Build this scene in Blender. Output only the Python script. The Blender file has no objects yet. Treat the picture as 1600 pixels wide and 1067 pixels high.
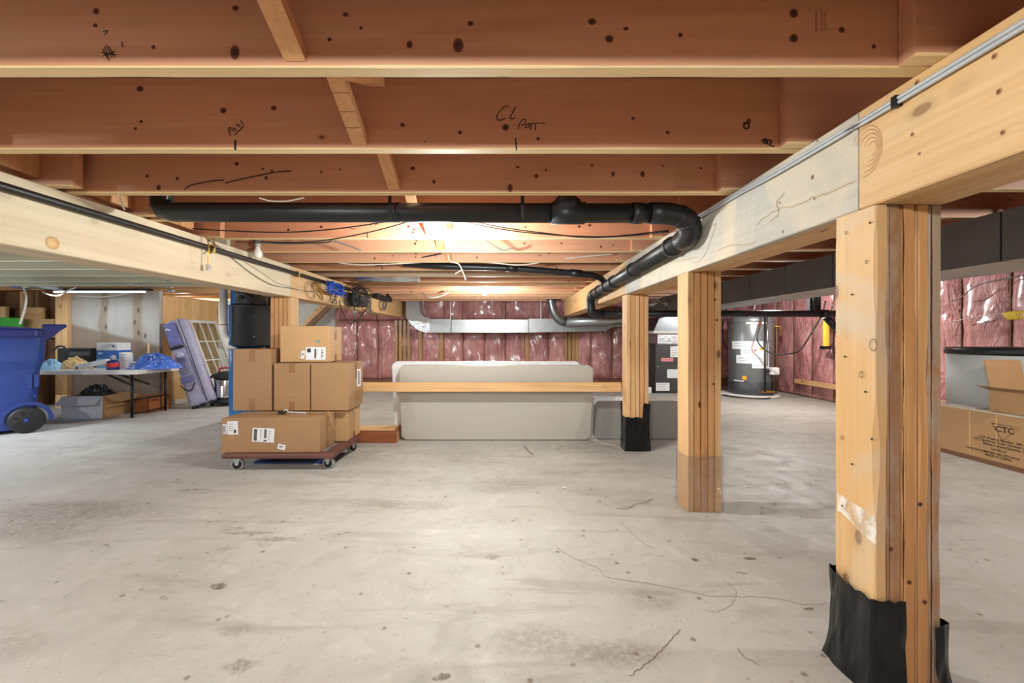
import bpy, math, random
from mathutils import Matrix, Vector, noise
R = math.radians
rnd = random.Random(7)
scene = bpy.context.scene
COL = scene.collection

# ------------------------------------------------------------------ camera, world, exposure
F, CX, CY, H = 640.0, 793.0, 526.0, 0.93        # focal length and vanishing point in pixels, eye height in metres
cam_data = bpy.data.cameras.new('camera')
cam = bpy.data.objects.new('camera', cam_data); COL.objects.link(cam)
cam.location = (0, 0, H); cam.rotation_euler = (R(90), 0, 0)
cam_data.sensor_width = 36; cam_data.lens = F/1600*36
cam_data.shift_x = (800-CX)/1600; cam_data.shift_y = -(533.5-CY)/1600
cam_data.clip_start = 0.02
scene.camera = cam
world = bpy.data.worlds.new('world'); scene.world = world; world.use_nodes = True
world.node_tree.nodes['Background'].inputs[0].default_value = (0.9, 0.95, 1, 1)
world.node_tree.nodes['Background'].inputs[1].default_value = 0.3
vs = scene.view_settings
vs.view_transform = 'Standard'; vs.look = 'None'; vs.gamma = 1; vs.use_curve_mapping = False
vs.exposure = 0.78
scene.cycles.max_bounces = 12; scene.cycles.diffuse_bounces = 8
scene.cycles.sample_clamp_indirect = 6; scene.cycles.use_denoising = True
scene.cycles.caustics_reflective = False; scene.cycles.caustics_refractive = False

WARM, COOL = (0.93, 1.0, 0.985), (0.80, 0.90, 1.0)
# bare bulbs: x, y, z, watts, colour, label
BULBS = [(-0.33, 2.34, 1.505, 46, WARM, 'bare glowing bulb hanging below the big black drain pipe'),
         (-0.29, 5.18, 1.50, 50, WARM, 'glowing bulb far back under the joists before the metal duct'),
         (-0.45, -0.50, 1.600, 62, (0.93, 1.0, 0.99), 'bare bulb in the middle bay behind the viewer'),
         (-3.4, 0.33, 1.60, 62, (0.90, 0.98, 1.0), 'added unseen fill bulb in the bay beyond the left beam'),  # out of view, added to brighten the left bay
         (3.3, 1.14, 1.60, 52, WARM, 'bare bulb in the bay beyond the right beam'),
         (3.45, 5.2, 1.58, 50, WARM, 'bare bulb between the long grey duct and the right wall'),
         (-3.0, 5.36, 1.60, 26, (0.97, 1.0, 0.96), 'added hidden bulb behind the far left beam lighting the panel wall')]  # hidden from view, added to brighten the knotty panel wall
TUBE = (-5.2, 4.3, 60, COOL)

# ------------------------------------------------------------------ helpers
def s2l(c):
    return tuple((v/12.92 if v <= 0.04045 else ((v+0.055)/1.055)**2.4) for v in c)
def rgb(r, g, b): return s2l((r/255, g/255, b/255)) + (1,)
def P(px, py, Y): return Vector(((px-CX)*Y/F, Y, H+(CY-py)*Y/F))
def PX(px, py, X):
    Y = X*F/(px-CX); return Vector((X, Y, H+(CY-py)*Y/F))
def PZ(px, py, z=0.0):
    Y = (H-z)*F/(py-CY); return Vector(((px-CX)*Y/F, Y, z))

class NT:
    def __init__(s, name):
        s.m = bpy.data.materials.new(name); s.m.use_nodes = True
        s.t = s.m.node_tree; s.b = s.t.nodes['Principled BSDF']; s.out = s.t.nodes['Material Output']
    def n(s, typ, **kw):
        nd = s.t.nodes.new(typ)
        for k, v in kw.items():
            if k.startswith('_'): setattr(nd, k[1:], v)
        return nd
    def l(s, a, b): s.t.links.new(a, b)
    def val(s, sock, v):
        if hasattr(v, 'is_linked') or isinstance(v, bpy.types.NodeSocket): s.l(v, sock)
        else: sock.default_value = v
    def math(s, op, a, b=0.0, c=None, clamp=False):
        nd = s.n('ShaderNodeMath', _operation=op, _use_clamp=clamp)
        s.val(nd.inputs[0], a); s.val(nd.inputs[1], b)
        if c is not None: s.val(nd.inputs[2], c)
        return nd.outputs[0]
    def ramp(s, fac, stops):
        nd = s.n('ShaderNodeValToRGB'); s.l(fac, nd.inputs[0])
        el = nd.color_ramp.elements
        while len(el) < len(stops): el.new(0.5)
        for e, (p, c) in zip(el, stops): e.position = p; e.color = c
        return nd.outputs[0]
    def mix(s, fac, a, b, mode='MIX'):
        nd = s.n('ShaderNodeMix', _data_type='RGBA', _blend_type=mode)
        s.val(nd.inputs[0], fac); s.val(nd.inputs[6], a); s.val(nd.inputs[7], b)
        return nd.outputs[2]
    def noise(s, vec, scale, detail=3, rough=0.55, dist=0.0):
        nd = s.n('ShaderNodeTexNoise'); s.l(vec, nd.inputs['Vector'])
        nd.inputs['Scale'].default_value = scale; nd.inputs['Detail'].default_value = detail
        nd.inputs['Roughness'].default_value = rough; nd.inputs['Distortion'].default_value = dist
        return nd.outputs[0]
    def maprange(s, v, a, b, c=0.0, d=1.0):
        nd = s.n('ShaderNodeMapRange', _interpolation_type='SMOOTHSTEP'); s.l(v, nd.inputs[0])
        for i, x in enumerate((a, b, c, d)): nd.inputs[i+1].default_value = x
        return nd.outputs[0]
    def coords(s, scale=(1, 1, 1), rand=True):
        tc = s.n('ShaderNodeTexCoord'); v = tc.outputs['Object']
        if rand:
            oi = s.n('ShaderNodeObjectInfo')
            m = s.n('ShaderNodeVectorMath', _operation='MULTIPLY_ADD')
            s.l(oi.outputs['Random'], m.inputs[0]); m.inputs[1].default_value = (37.1, 53.7, 29.3); s.l(v, m.inputs[2])
            v = m.outputs[0]
        mp = s.n('ShaderNodeMapping'); s.l(v, mp.inputs[0]); mp.inputs['Scale'].default_value = scale
        return mp.outputs[0]
    def bump(s, h, strength=0.3, dist=0.01):
        nd = s.n('ShaderNodeBump'); s.l(h, nd.inputs['Height'])
        nd.inputs['Strength'].default_value = strength; nd.inputs['Distance'].default_value = dist
        s.l(nd.outputs[0], s.b.inputs['Normal'])
    def set(s, **kw):
        for k, v in kw.items():
            s.val(s.b.inputs[k.replace('_', ' ')], v)

def simple(name, col, rough=0.5, metal=0.0, var=0.08, scale=12, coat=0.0, bump=0.0, spec=0.5, trans=0.0):
    t = NT(name); v = t.coords()
    n = t.noise(v, scale, 4)
    dark = tuple(c*(1-var) for c in col[:3])+(1,); light = tuple(min(1, c*(1+var)) for c in col[:3])+(1,)
    t.set(Base_Color=t.ramp(n, [(0.3, dark), (0.7, light)]), Roughness=rough, Metallic=metal, Coat_Weight=coat)
    t.b.inputs['Specular IOR Level'].default_value = spec
    t.b.inputs['Transmission Weight'].default_value = trans
    if bump: t.bump(n, bump, 0.01)
    return t.m

def wood(name, c1, c2, axis=0, knots=1.0, knot_col=None, grain=1.0, rough=0.62, stain=None, across=11.0, kthr=0.085):
    t = NT(name)
    sc = [across]*3; sc[axis] = 0.9
    v = t.coords(tuple(sc))
    base = t.noise(v, 1.0, 5, 0.55, 0.9)
    sf = [90.0]*3; sf[axis] = 2.2
    fine = t.noise(t.coords(tuple(sf)), 1.0, 2, 0.5, 0.2)
    colr = t.ramp(base, [(0.28, c1), (0.72, c2)])
    colr = t.mix(t.maprange(fine, 0.35, 0.75, 0.0, 0.35*grain), colr, tuple(c*0.62 for c in c1[:3])+(1,))
    big = t.noise(t.coords((1.3, 1.3, 1.3)), 1.0, 2)
    colr = t.mix(t.maprange(big, 0.35, 0.7, 0.0, 0.28), colr, tuple(c*0.72 for c in c1[:3])+(1,))
    if knots:
        sk = [6.2]*3; sk[axis] = 3.3
        vo = t.n('ShaderNodeTexVoronoi'); t.l(t.coords(tuple(sk)), vo.inputs['Vector']); vo.inputs['Scale'].default_value = 1.0
        d = vo.outputs['Distance']
        kc = knot_col or tuple(c*0.16 for c in c1[:3])+(1,)
        colr = t.mix(t.maprange(d, kthr*2.1, kthr*0.9, 0.0, 0.4*knots), colr, tuple(c*0.5 for c in c1[:3])+(1,))
        colr = t.mix(t.maprange(d, kthr*1.05, kthr*0.7, 0.0, 0.85*knots), colr, kc)
    if stain:
        sn = t.noise(t.coords((2.2, 2.2, 2.2)), 1.0, 6, 0.65, 0.8)
        colr = t.mix(t.maprange(sn, 0.44, 0.62, 0.0, 0.75), colr, stain)
    t.set(Base_Color=colr, Roughness=rough)
    t.bump(fine, 0.15, 0.003)
    return t.m

def clear_plastic(name, tint=(1, 1, 1, 1), alpha=0.35, rough=0.12):
    t = NT(name)
    tr = t.n('ShaderNodeBsdfTransparent'); tr.inputs[0].default_value = tint
    gl = t.n('ShaderNodeBsdfGlossy'); gl.inputs['Roughness'].default_value = rough
    nz = t.noise(t.coords((3, 3, 3)), 3.0, 4, 0.6, 1.2)
    bp = t.n('ShaderNodeBump'); bp.inputs['Strength'].default_value = 0.8; bp.inputs['Distance'].default_value = 0.03
    t.l(nz, bp.inputs['Height']); t.l(bp.outputs[0], gl.inputs['Normal'])
    mx = t.n('ShaderNodeMixShader'); mx.inputs[0].default_value = alpha
    t.l(tr.outputs[0], mx.inputs[1]); t.l(gl.outputs[0], mx.inputs[2]); t.l(mx.outputs[0], t.out.inputs[0])
    return t.m

# ------------------------------------------------------------------ mesh builder
class MB:
    def __init__(s, M=None): s.v = []; s.f = []; s.mi = []; s.sm = []; s.M = M; s.cur = 0; s.smooth = False
    def av(s, p):
        p = Vector(p)
        s.v.append(s.M @ p if s.M else p); return len(s.v)-1
    def af(s, idx, mi=None, smooth=None):
        s.f.append(tuple(idx)); s.mi.append(s.cur if mi is None else mi); s.sm.append(s.smooth if smooth is None else smooth)
    def box(s, x0, x1, y0, y1, z0, z1, mi=None):
        i = [s.av(p) for p in ((x0,y0,z0),(x1,y0,z0),(x1,y1,z0),(x0,y1,z0),(x0,y0,z1),(x1,y0,z1),(x1,y1,z1),(x0,y1,z1))]
        for q in ((0,3,2,1),(4,5,6,7),(0,1,5,4),(1,2,6,5),(2,3,7,6),(3,0,4,7)): s.af([i[k] for k in q], mi)
        return s
    def rbox(s, x0, x1, y0, y1, z0, z1, r=0.005, n=2, mi=None):
        # rounded box: rounded rectangle in XZ-ish profile swept through chamfered layers in z
        def ring(ins, z):
            a = x0+ins; b = x1-ins; c = y0+ins; d = y1-ins; rr = max(r-ins, 0.0005); out = []
            for (cx, cy, a0) in ((b-rr, d-rr, 0), (a+rr, d-rr, 90), (a+rr, c+rr, 180), (b-rr, c+rr, 270)):
                for k in range(n+1):
                    an = R(a0+90*k/n); out.append((cx+rr*math.cos(an), cy+rr*math.sin(an), z))
            return out
        rings = []
        for k in range(n+1):
            an = R(90*k/n); rings.append((r*(1-math.sin(an)), z0+r*(1-math.cos(an))))
        rings2 = [(i, z1-(z-z0)) for i, z in reversed(rings)]
        s.loft([ring(i, z) for i, z in rings+rings2], mi=mi); return s
    def loft(s, rings, closed=True, caps=True, mi=None, smooth=None):
        ids = [[s.av(p) for p in r] for r in rings]; n = len(ids[0])
        for a, b in zip(ids, ids[1:]):
            for k in range(n if closed else n-1):
                j = (k+1) % n; s.af((a[k], a[j], b[j], b[k]), mi, smooth)
        if caps and closed:
            s.af(list(reversed(ids[0])), mi, False); s.af(ids[-1], mi, False)
        return s
    def tube(s, pts, r, n=10, caps=True, mi=None):
        pts = [Vector(p) for p in pts]; rr = r if isinstance(r, (list, tuple)) else [r]*len(pts)
        t0 = (pts[1]-pts[0]).normalized()
        u = t0.orthogonal().normalized(); rings = []
        for i, p in enumerate(pts):
            if i == 0: t = pts[1]-p
            elif i == len(pts)-1: t = p-pts[i-1]
            else: t = (pts[i+1]-p).normalized()+(p-pts[i-1]).normalized()
            if t.length < 1e-9: t = t0
            t.normalize(); u = (u-t*u.dot(t))
            if u.length < 1e-6: u = t.orthogonal()
            u.normalize(); w = t.cross(u)
            rings.append([p+(u*math.cos(2*math.pi*k/n)+w*math.sin(2*math.pi*k/n))*rr[i] for k in range(n)])
        s.loft(rings, caps=caps, mi=mi, smooth=True); return s
    def lathe(s, prof, c=(0, 0, 0), n=32, axis='z', mi=None, smooth=True):
        rings = []
        for (r, h) in prof:
            rg = []
            for k in range(n):
                a = 2*math.pi*k/n; x, y = r*math.cos(a), r*math.sin(a)
                q = {'z': (x, y, h), 'y': (x, h, -y), 'x': (h, x, y)}[axis]
                rg.append((c[0]+q[0], c[1]+q[1], c[2]+q[2]))
            rings.append(rg)
        s.loft(rings, mi=mi, smooth=smooth); return s
    def prism(s, poly, y0, y1, mi=None):        # poly in XZ extruded along Y
        s.loft([[(x, y0, z) for x, z in poly], [(x, y1, z) for x, z in poly]], mi=mi); return s
    def prismz(s, poly, z0, z1, mi=None):
        s.loft([[(x, y, z0) for x, y in poly], [(x, y, z1) for x, y in poly]], mi=mi); return s
    def prismx(s, poly, x0, x1, mi=None):       # poly in YZ
        s.loft([[(x0, y, z) for y, z in poly], [(x1, y, z) for y, z in poly]], mi=mi); return s
    def quad(s, a, b, c, d, mi=None): s.af([s.av(a), s.av(b), s.av(c), s.av(d)], mi); return s
    def grid(s, fn, nu, nv, mi=None, smooth=True):
        ids = [[s.av(fn(i/nu, j/nv)) for i in range(nu+1)] for j in range(nv+1)]
        for j in range(nv):
            for i in range(nu): s.af((ids[j][i], ids[j][i+1], ids[j+1][i+1], ids[j+1][i]), mi, smooth)
        return s
    def board(s, lo, hi, axis, ch=0.003, jit=0.0, seg=None, mi=None):
        # rectangular timber with chamfered long edges; jit wanders the edges (wane)
        a = axis; o = [k for k in range(3) if k != a]; L = hi[a]-lo[a]
        seg = seg or max(1, int(L/0.05)) if jit else 1
        rings = []
        j = [rnd.random()*100 for _ in range(4)]
        for i in range(seg+1):
            t = lo[a]+L*i/seg; rg = []
            c = []
            for q in range(4):
                e = ch
                if jit:
                    e = ch+jit*max(0, noise.noise(Vector((t*4.0, j[q], 0)))*1.6+0.1)+jit*0.35*abs(noise.noise(Vector((t*26, j[q], 5))))
                c.append(e)
            u0, u1, v0, v1 = lo[o[0]], hi[o[0]], lo[o[1]], hi[o[1]]
            pts = [(u0+c[0], v0), (u1-c[1], v0), (u1, v0+c[1]), (u1, v1-c[2]), (u1-c[2], v1), (u0+c[3], v1), (u0, v1-c[3]), (u0, v0+c[0])]
            for (u, v) in pts:
                p = [0, 0, 0]; p[a] = t; p[o[0]] = u; p[o[1]] = v; rg.append(p)
            rings.append(rg)
        s.loft(rings, mi=mi, smooth=False); return s
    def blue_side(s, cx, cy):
        # blue reflection down one side of the drum, painted on as blue faces
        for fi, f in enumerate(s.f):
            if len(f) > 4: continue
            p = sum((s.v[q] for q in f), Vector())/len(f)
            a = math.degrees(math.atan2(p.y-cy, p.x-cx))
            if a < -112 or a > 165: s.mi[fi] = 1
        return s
    def build(s, name, mats, parent=None, solid=0.0, sub=0):
        me = bpy.data.meshes.new(name)
        W = wm(parent) if parent else None
        vs_ = s.v
        if W is not None:
            inv = W.inverted(); vs_ = [inv @ p for p in s.v]; base = Matrix()
        else:
            # put the origin at the base of the mesh
            xs = [p.x for p in s.v]; ys = [p.y for p in s.v]; zs = [p.z for p in s.v]
            base = Matrix.Translation(((min(xs)+max(xs))/2, (min(ys)+max(ys))/2, min(zs)))
            inv = base.inverted(); vs_ = [inv @ p for p in s.v]
        me.from_pydata([tuple(p) for p in vs_], [], s.f)
        if not isinstance(mats, (list, tuple)): mats = [mats]
        for m in mats: me.materials.append(m)
        for p, mi, sm in zip(me.polygons, s.mi, s.sm): p.material_index = mi; p.use_smooth = sm
        me.validate(); me.update()
        import bmesh
        bm = bmesh.new(); bm.from_mesh(me); bmesh.ops.recalc_face_normals(bm, faces=bm.faces); bm.to_mesh(me); bm.free()
        o = bpy.data.objects.new(name, me); COL.objects.link(o)
        if parent: o.parent = parent
        else: o.matrix_world = base; o.location = base.translation
        if solid: md = o.modifiers.new('solid', 'SOLIDIFY'); md.thickness = solid; md.offset = 0
        if sub: md = o.modifiers.new('sub', 'SUBSURF'); md.levels = sub; md.render_levels = sub
        return o

def wm(o):
    M = Matrix.LocRotScale(o.location, o.rotation_euler, o.scale)
    return wm(o.parent) @ M if o.parent else M
def tag(o, label=None, cat=None, group=None, kind=None):
    if label: o['label'] = label
    if cat: o['category'] = cat
    if group: o['group'] = group
    if kind: o['kind'] = kind
    return o
def thing(name, loc, label, cat, group=None, rz=0.0):
    o = bpy.data.objects.new(name, None); COL.objects.link(o); o.empty_display_size = 0.05
    o.location = loc; o.rotation_euler = (0, 0, rz)
    return tag(o, label, cat, group)
def struct(o): o['kind'] = 'structure'; return o
def spline(pts, n=8):
    pts = [Vector(p) for p in pts]; q = [pts[0]*2-pts[1]]+pts+[pts[-1]*2-pts[-2]]; out = []
    for i in range(1, len(q)-2):
        a, b, c, d = q[i-1:i+3]
        for k in range(n):
            t = k/n
            out.append(0.5*((2*b)+(c-a)*t+(2*a-5*b+4*c-d)*t*t+(3*b-3*c+d-a)*t**3))
    out.append(pts[-1]); return out
def cable(name, pts, r, mat, label, cat='cable', group=None, n=8, sides=6):
    return tag(MB().tube(spline(pts, n), r, sides).build(name, mat), label, cat, group)
def ribbon(mb, pts, w, nrm, mi=None, taper=True):
    pts = [Vector(p) for p in pts]; nrm = Vector(nrm); L = []
    for i, p in enumerate(pts):
        t = (pts[min(i+1, len(pts)-1)]-pts[max(i-1, 0)]).normalized(); sd = nrm.cross(t).normalized()
        ww = w*(0.55 if taper and i in (0, len(pts)-1) else 1); L.append((mb.av(p-sd*ww/2), mb.av(p+sd*ww/2)))
    for a, b in zip(L, L[1:]): mb.af((a[0], b[0], b[1], a[1]), mi)
def text(body, size, M, mat, parent, name='lettering'):
    cu = bpy.data.curves.new(name, 'FONT'); cu.body = body; cu.size = size; cu.extrude = 0.0002; cu.offset = size*0.018
    cu.align_x = 'CENTER'; cu.align_y = 'CENTER'; cu.materials.append(mat)
    tmp = bpy.data.objects.new(name, cu); COL.objects.link(tmp)
    me = bpy.data.meshes.new_from_object(tmp.evaluated_get(bpy.context.evaluated_depsgraph_get()))
    bpy.data.objects.remove(tmp)
    o = bpy.data.objects.new(name, me); COL.objects.link(o); o.parent = parent
    if not me.materials: me.materials.append(mat)
    o.matrix_basis = wm(parent).inverted() @ M
    return o

# ------------------------------------------------------------------ materials
PINE1, PINE2 = rgb(206, 158, 104), rgb(228, 188, 138)
RED1, RED2 = rgb(196, 138, 106), rgb(212, 158, 124)
M = {}
M['joist'] = wood('joist_wood', RED1, RED2, 0, 1.0, rgb(96, 54, 38), 0.5, kthr=0.045)
M['joist_edge'] = wood('pale_joist_edge', rgb(222, 190, 138), rgb(236, 210, 164), 0, 0.35, rgb(120, 76, 48), 0.4, kthr=0.05)  # paler wood for the joist undersides
M['joist_pale'] = wood('pale_joist_wood', rgb(204, 204, 178), rgb(220, 220, 198), 0, 0.5, rgb(110, 100, 70), 0.4)
M['joist_grey'] = wood('grey_joist_wood', rgb(190, 160, 128), rgb(205, 184, 158), 0, 0.5, None, 0.5)
M['brace'] = wood('brace_wood', rgb(206, 148, 98), rgb(222, 170, 118), 2, 0.3)
for i, ax in enumerate('xyz'):
    M['pine_'+ax] = wood('pine_wood_'+ax, PINE1, PINE2, i, 0.9, rgb(84, 48, 26))
M['pine_edge'] = wood('pine_edge_wood', rgb(196, 140, 88), rgb(218, 168, 112), 2, 0.8, rgb(80, 44, 24))
M['pine_rough'] = wood('rough_bark_edge_wood', rgb(150, 104, 72), rgb(206, 158, 112), 2, 0.6, rgb(60, 34, 22), 1.4, stain=rgb(176, 160, 140))
M['post_face'] = wood('weathered_post_wood', rgb(208, 162, 104), rgb(228, 190, 138), 2, 0.9, rgb(96, 60, 34), 0.6, stain=rgb(196, 180, 156))
M['beam_pale'] = wood('pale_beam_wood', rgb(206, 186, 154), rgb(222, 206, 176), 1, 0.25, rgb(120, 84, 50), 0.5)
M['beam_grey'] = wood('weathered_beam_wood', rgb(164, 158, 148), rgb(196, 190, 180), 1, 0.25, rgb(110, 84, 60), 0.6, stain=rgb(206, 190, 164))
M['beam_warm'] = wood('warm_beam_wood', rgb(204, 160, 106), rgb(226, 188, 138), 1, 0.7, rgb(110, 66, 38), 0.8)
M['subfloor'] = wood('subfloor_board', rgb(150, 104, 70), rgb(170, 122, 84), 0, 0.3)
M['dark_stud'] = wood('old_stud_wood', rgb(112, 80, 58), rgb(140, 102, 74), 2, 0.5)
M['film_stud'] = wood('stud_behind_film', rgb(168, 124, 76), rgb(190, 150, 104), 2, 0.4, rough=0.3)
M['sill'] = wood('sill_plate_wood', rgb(120, 76, 58), rgb(146, 96, 74), 0, 0.2)
M['cherry'] = wood('red_stained_wood', rgb(140, 78, 44), rgb(168, 98, 56), 0, 0.5)
M['panel'] = wood('knotty_panel_wood', rgb(214, 170, 112), rgb(234, 200, 150), 2, 0.4)
M['plate_white'] = simple('painted_board', rgb(214, 210, 206), 0.5)
M['black_abs'] = simple('black_abs_plastic', rgb(24, 25, 27), 0.42)
M['black_rub'] = simple('black_rubber', rgb(26, 26, 27), 0.7)
M['black_metal'] = simple('black_metal', rgb(24, 24, 26), 0.4, 0.3)
M['iron'] = simple('black_iron_pipe', rgb(48, 44, 42), 0.45, 0.4, 0.2, 40)
M['steel'] = simple('galvanised_steel', rgb(176, 180, 182), 0.38, 0.75, 0.10, 6)
M['steel_dark'] = simple('dark_steel_flue', rgb(120, 122, 126), 0.35, 0.8)  # darker steel than the galvanised ducts
M['chrome'] = simple('bright_steel', rgb(200, 202, 204), 0.2, 0.95)
M['foil'] = simple('foil_tape', rgb(205, 208, 212), 0.22, 0.9, 0.2, 30, bump=0.5)
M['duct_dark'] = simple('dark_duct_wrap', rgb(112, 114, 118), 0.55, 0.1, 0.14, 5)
M['duct_under'] = simple('pale_duct_underside', rgb(176, 174, 170), 0.45, 0.3, 0.12, 4)  # paler than the sides: its lighting and dust put into the colour
M['pvc'] = simple('white_pvc', rgb(236, 232, 222), 0.4)
M['pvc_grey'] = simple('grey_pvc', rgb(172, 174, 176), 0.4)
M['white'] = simple('white_plastic', rgb(226, 228, 230), 0.4)
M['paper'] = simple('white_paper', rgb(228, 230, 234), 0.6, var=0.03)
M['ink'] = simple('printed_ink', rgb(52, 54, 62), 0.7)
M['ink_brown'] = simple('brown_print_ink', rgb(70, 44, 26), 0.7)
M['marker'] = simple('black_marker', rgb(16, 14, 14), 0.6)
M['cyan'] = simple('cyan_ink', rgb(70, 150, 160), 0.6)
M['cable_white'] = simple('white_cable', rgb(206, 196, 182), 0.45)
M['cable_black'] = simple('black_cable', rgb(28, 26, 26), 0.5)
M['cable_blue'] = simple('blue_cable', rgb(24, 84, 190), 0.4)
M['cable_grey'] = simple('grey_cable', rgb(110, 104, 98), 0.5)
M['bin_blue'] = simple('blue_bin_plastic', rgb(34, 62, 138), 0.35, coat=0.1)
M['bin_lid'] = simple('dark_blue_lid_plastic', rgb(34, 44, 116), 0.35, coat=0.15)
M['wheel_black'] = simple('wheel_plastic', rgb(28, 28, 30), 0.55)
M['bag'] = simple('lavender_grey_fabric', rgb(162, 160, 188), 0.85, var=0.12, scale=8, bump=0.4)
M['bag_dark'] = simple('dark_violet_fabric', rgb(104, 106, 158), 0.8, var=0.12, bump=0.3)
M['bag_clear'] = clear_plastic('clear_pocket_film', (0.85, 0.85, 1, 1), 0.3)
M['tarp'] = simple('blue_tarp', rgb(70, 112, 204), 0.28, coat=0.4, var=0.25, scale=9, bump=0.9)
M['table_grey'] = simple('speckled_table_plastic', rgb(182, 178, 170), 0.45, var=0.03, scale=60)
M['bench_grey'] = simple('dark_grey_bench_plastic', rgb(140, 139, 136), 0.5, var=0.04, scale=40)
M['tank_grey'] = simple('pale_grey_tank', rgb(186, 190, 190), 0.5, 0.1, 0.05, 2)
M['heater_grey'] = simple('grey_heater_enamel', rgb(124, 126, 128), 0.32, 0.4, 0.04)
M['heater_dark'] = simple('dark_heater_cover', rgb(70, 72, 76), 0.4, 0.3)
M['furnace'] = simple('charcoal_furnace_enamel', rgb(62, 63, 62), 0.45, 0.2)
M['orange'] = simple('orange_sticker', rgb(236, 168, 40), 0.5)
M['pink_label'] = simple('pink_label', rgb(214, 130, 140), 0.5)
M['red'] = simple('red_ink', rgb(196, 52, 58), 0.5)
M['yellow'] = simple('yellow_plastic', rgb(236, 204, 66), 0.5)
M['brass'] = simple('brass', rgb(190, 150, 76), 0.35, 0.8)
M['tank_blue'] = simple('blue_steel_tank', rgb(30, 104, 170), 0.3, 0.2, coat=0.2)
M['tank_black'] = simple('black_plastic_drum', rgb(38, 40, 44), 0.27, 0.0, 0.06, 3)
M['green'] = simple('green_plastic', rgb(50, 156, 60), 0.45)
M['dolly'] = wood('brown_dolly_wood', rgb(92, 58, 52), rgb(122, 80, 70), 0, 0.0)
M['tyre_grey'] = simple('grey_caster_tyre', rgb(150, 150, 146), 0.6)
M['tape'] = simple('brown_packing_tape', rgb(148, 108, 72), 0.25, coat=0.2)
M['light_blue'] = simple('light_blue_card', rgb(150, 196, 226), 0.5)
M['mid_blue'] = simple('mid_blue_card', rgb(38, 100, 186), 0.45)
M['drywall'] = simple('grey_drywall', rgb(186, 186, 182), 0.8)
M['manila'] = simple('manila_paper', rgb(222, 186, 130), 0.7)
M['glass_bulb'] = simple('opal_glass', rgb(236, 234, 228), 0.2)
M['socket'] = simple('grey_lamp_socket', rgb(170, 168, 164), 0.5)
def smear():
    t = NT('white_plaster_smear'); n = t.noise(t.coords((9, 9, 5)), 2.0, 5, 0.65, 0.6)
    t.set(Base_Color=rgb(232, 226, 212), Roughness=0.85, Alpha=t.maprange(n, 0.36, 0.62, 0.05, 0.9)); return t.m
M['plaster'] = smear()
M['debris'] = simple('pale_grit', rgb(222, 218, 208), 0.8)
M['clear'] = clear_plastic('clear_poly_sheet', (0.97, 0.95, 0.93, 1), 0.22)
M['glass'] = clear_plastic('window_glass', (0.9, 0.92, 0.9, 1), 0.12, 0.03)
def black_poly():
    t = NT('black_poly_sheet'); v = t.coords((4, 4, 1.4))
    n = t.noise(v, 1.6, 2, 0.5, 1.5)
    t.set(Base_Color=rgb(12, 12, 13), Roughness=0.14); t.b.inputs['Specular IOR Level'].default_value = 0.4; t.bump(n, 0.5, 0.05); return t.m
M['black_poly'] = black_poly()
def cardboard(name, c):
    t = NT(name); n = t.noise(t.coords((2, 2, 26)), 3.0, 4)
    b = t.noise(t.coords((3, 3, 3)), 1.0, 3)
    col = t.ramp(n, [(0.3, tuple(x*0.9 for x in c[:3])+(1,)), (0.7, c)])
    col = t.mix(t.maprange(b, 0.4, 0.7, 0, 0.3), col, tuple(x*0.8 for x in c[:3])+(1,))
    t.set(Base_Color=col, Roughness=0.75); t.bump(n, 0.1, 0.003); return t.m
M['card'] = cardboard('brown_cardboard', rgb(166, 130, 92))
M['card_warm'] = cardboard('tan_cardboard', rgb(196, 156, 110))
M['card_white'] = cardboard('white_faced_cardboard', rgb(190, 196, 206))
def emissive(name, col, s):
    t = NT(name); t.set(Base_Color=(1, 1, 1, 1)); t.b.inputs['Emission Color'].default_value = col+(1,)
    t.b.inputs['Emission Strength'].default_value = s; return t.m
M['bulb_on'] = emissive('lit_bulb_glass', (1.0, 0.95, 0.86), 22)
M['tube_on'] = emissive('lit_tube_glass', (0.86, 0.94, 1.0), 0.9)
def insulation():
    t = NT('pink_insulation_behind_film'); v = t.coords((1, 1, 1))
    n1 = t.noise(v, 3.5, 5, 0.6); n2 = t.noise(t.coords((9, 9, 3)), 2.0, 4, 0.6, 0.6)
    col = t.ramp(n1, [(0.25, rgb(168, 106, 108)), (0.5, rgb(206, 138, 138)), (0.78, rgb(222, 172, 162))])
    col = t.mix(t.maprange(n2, 0.58, 0.8, 0, 0.45), col, rgb(226, 190, 184))
    t.set(Base_Color=col, Roughness=0.45, Coat_Weight=1.0, Coat_Roughness=0.2)
    w = t.noise(t.coords((5, 5, 1.6)), 1.6, 4, 0.55, 2.4)
    rg = t.math('ABSOLUTE', t.math('SUBTRACT', w, 0.5))
    t.bump(rg, 1.0, 0.09); return t.m
M['batt'] = insulation()
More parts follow.
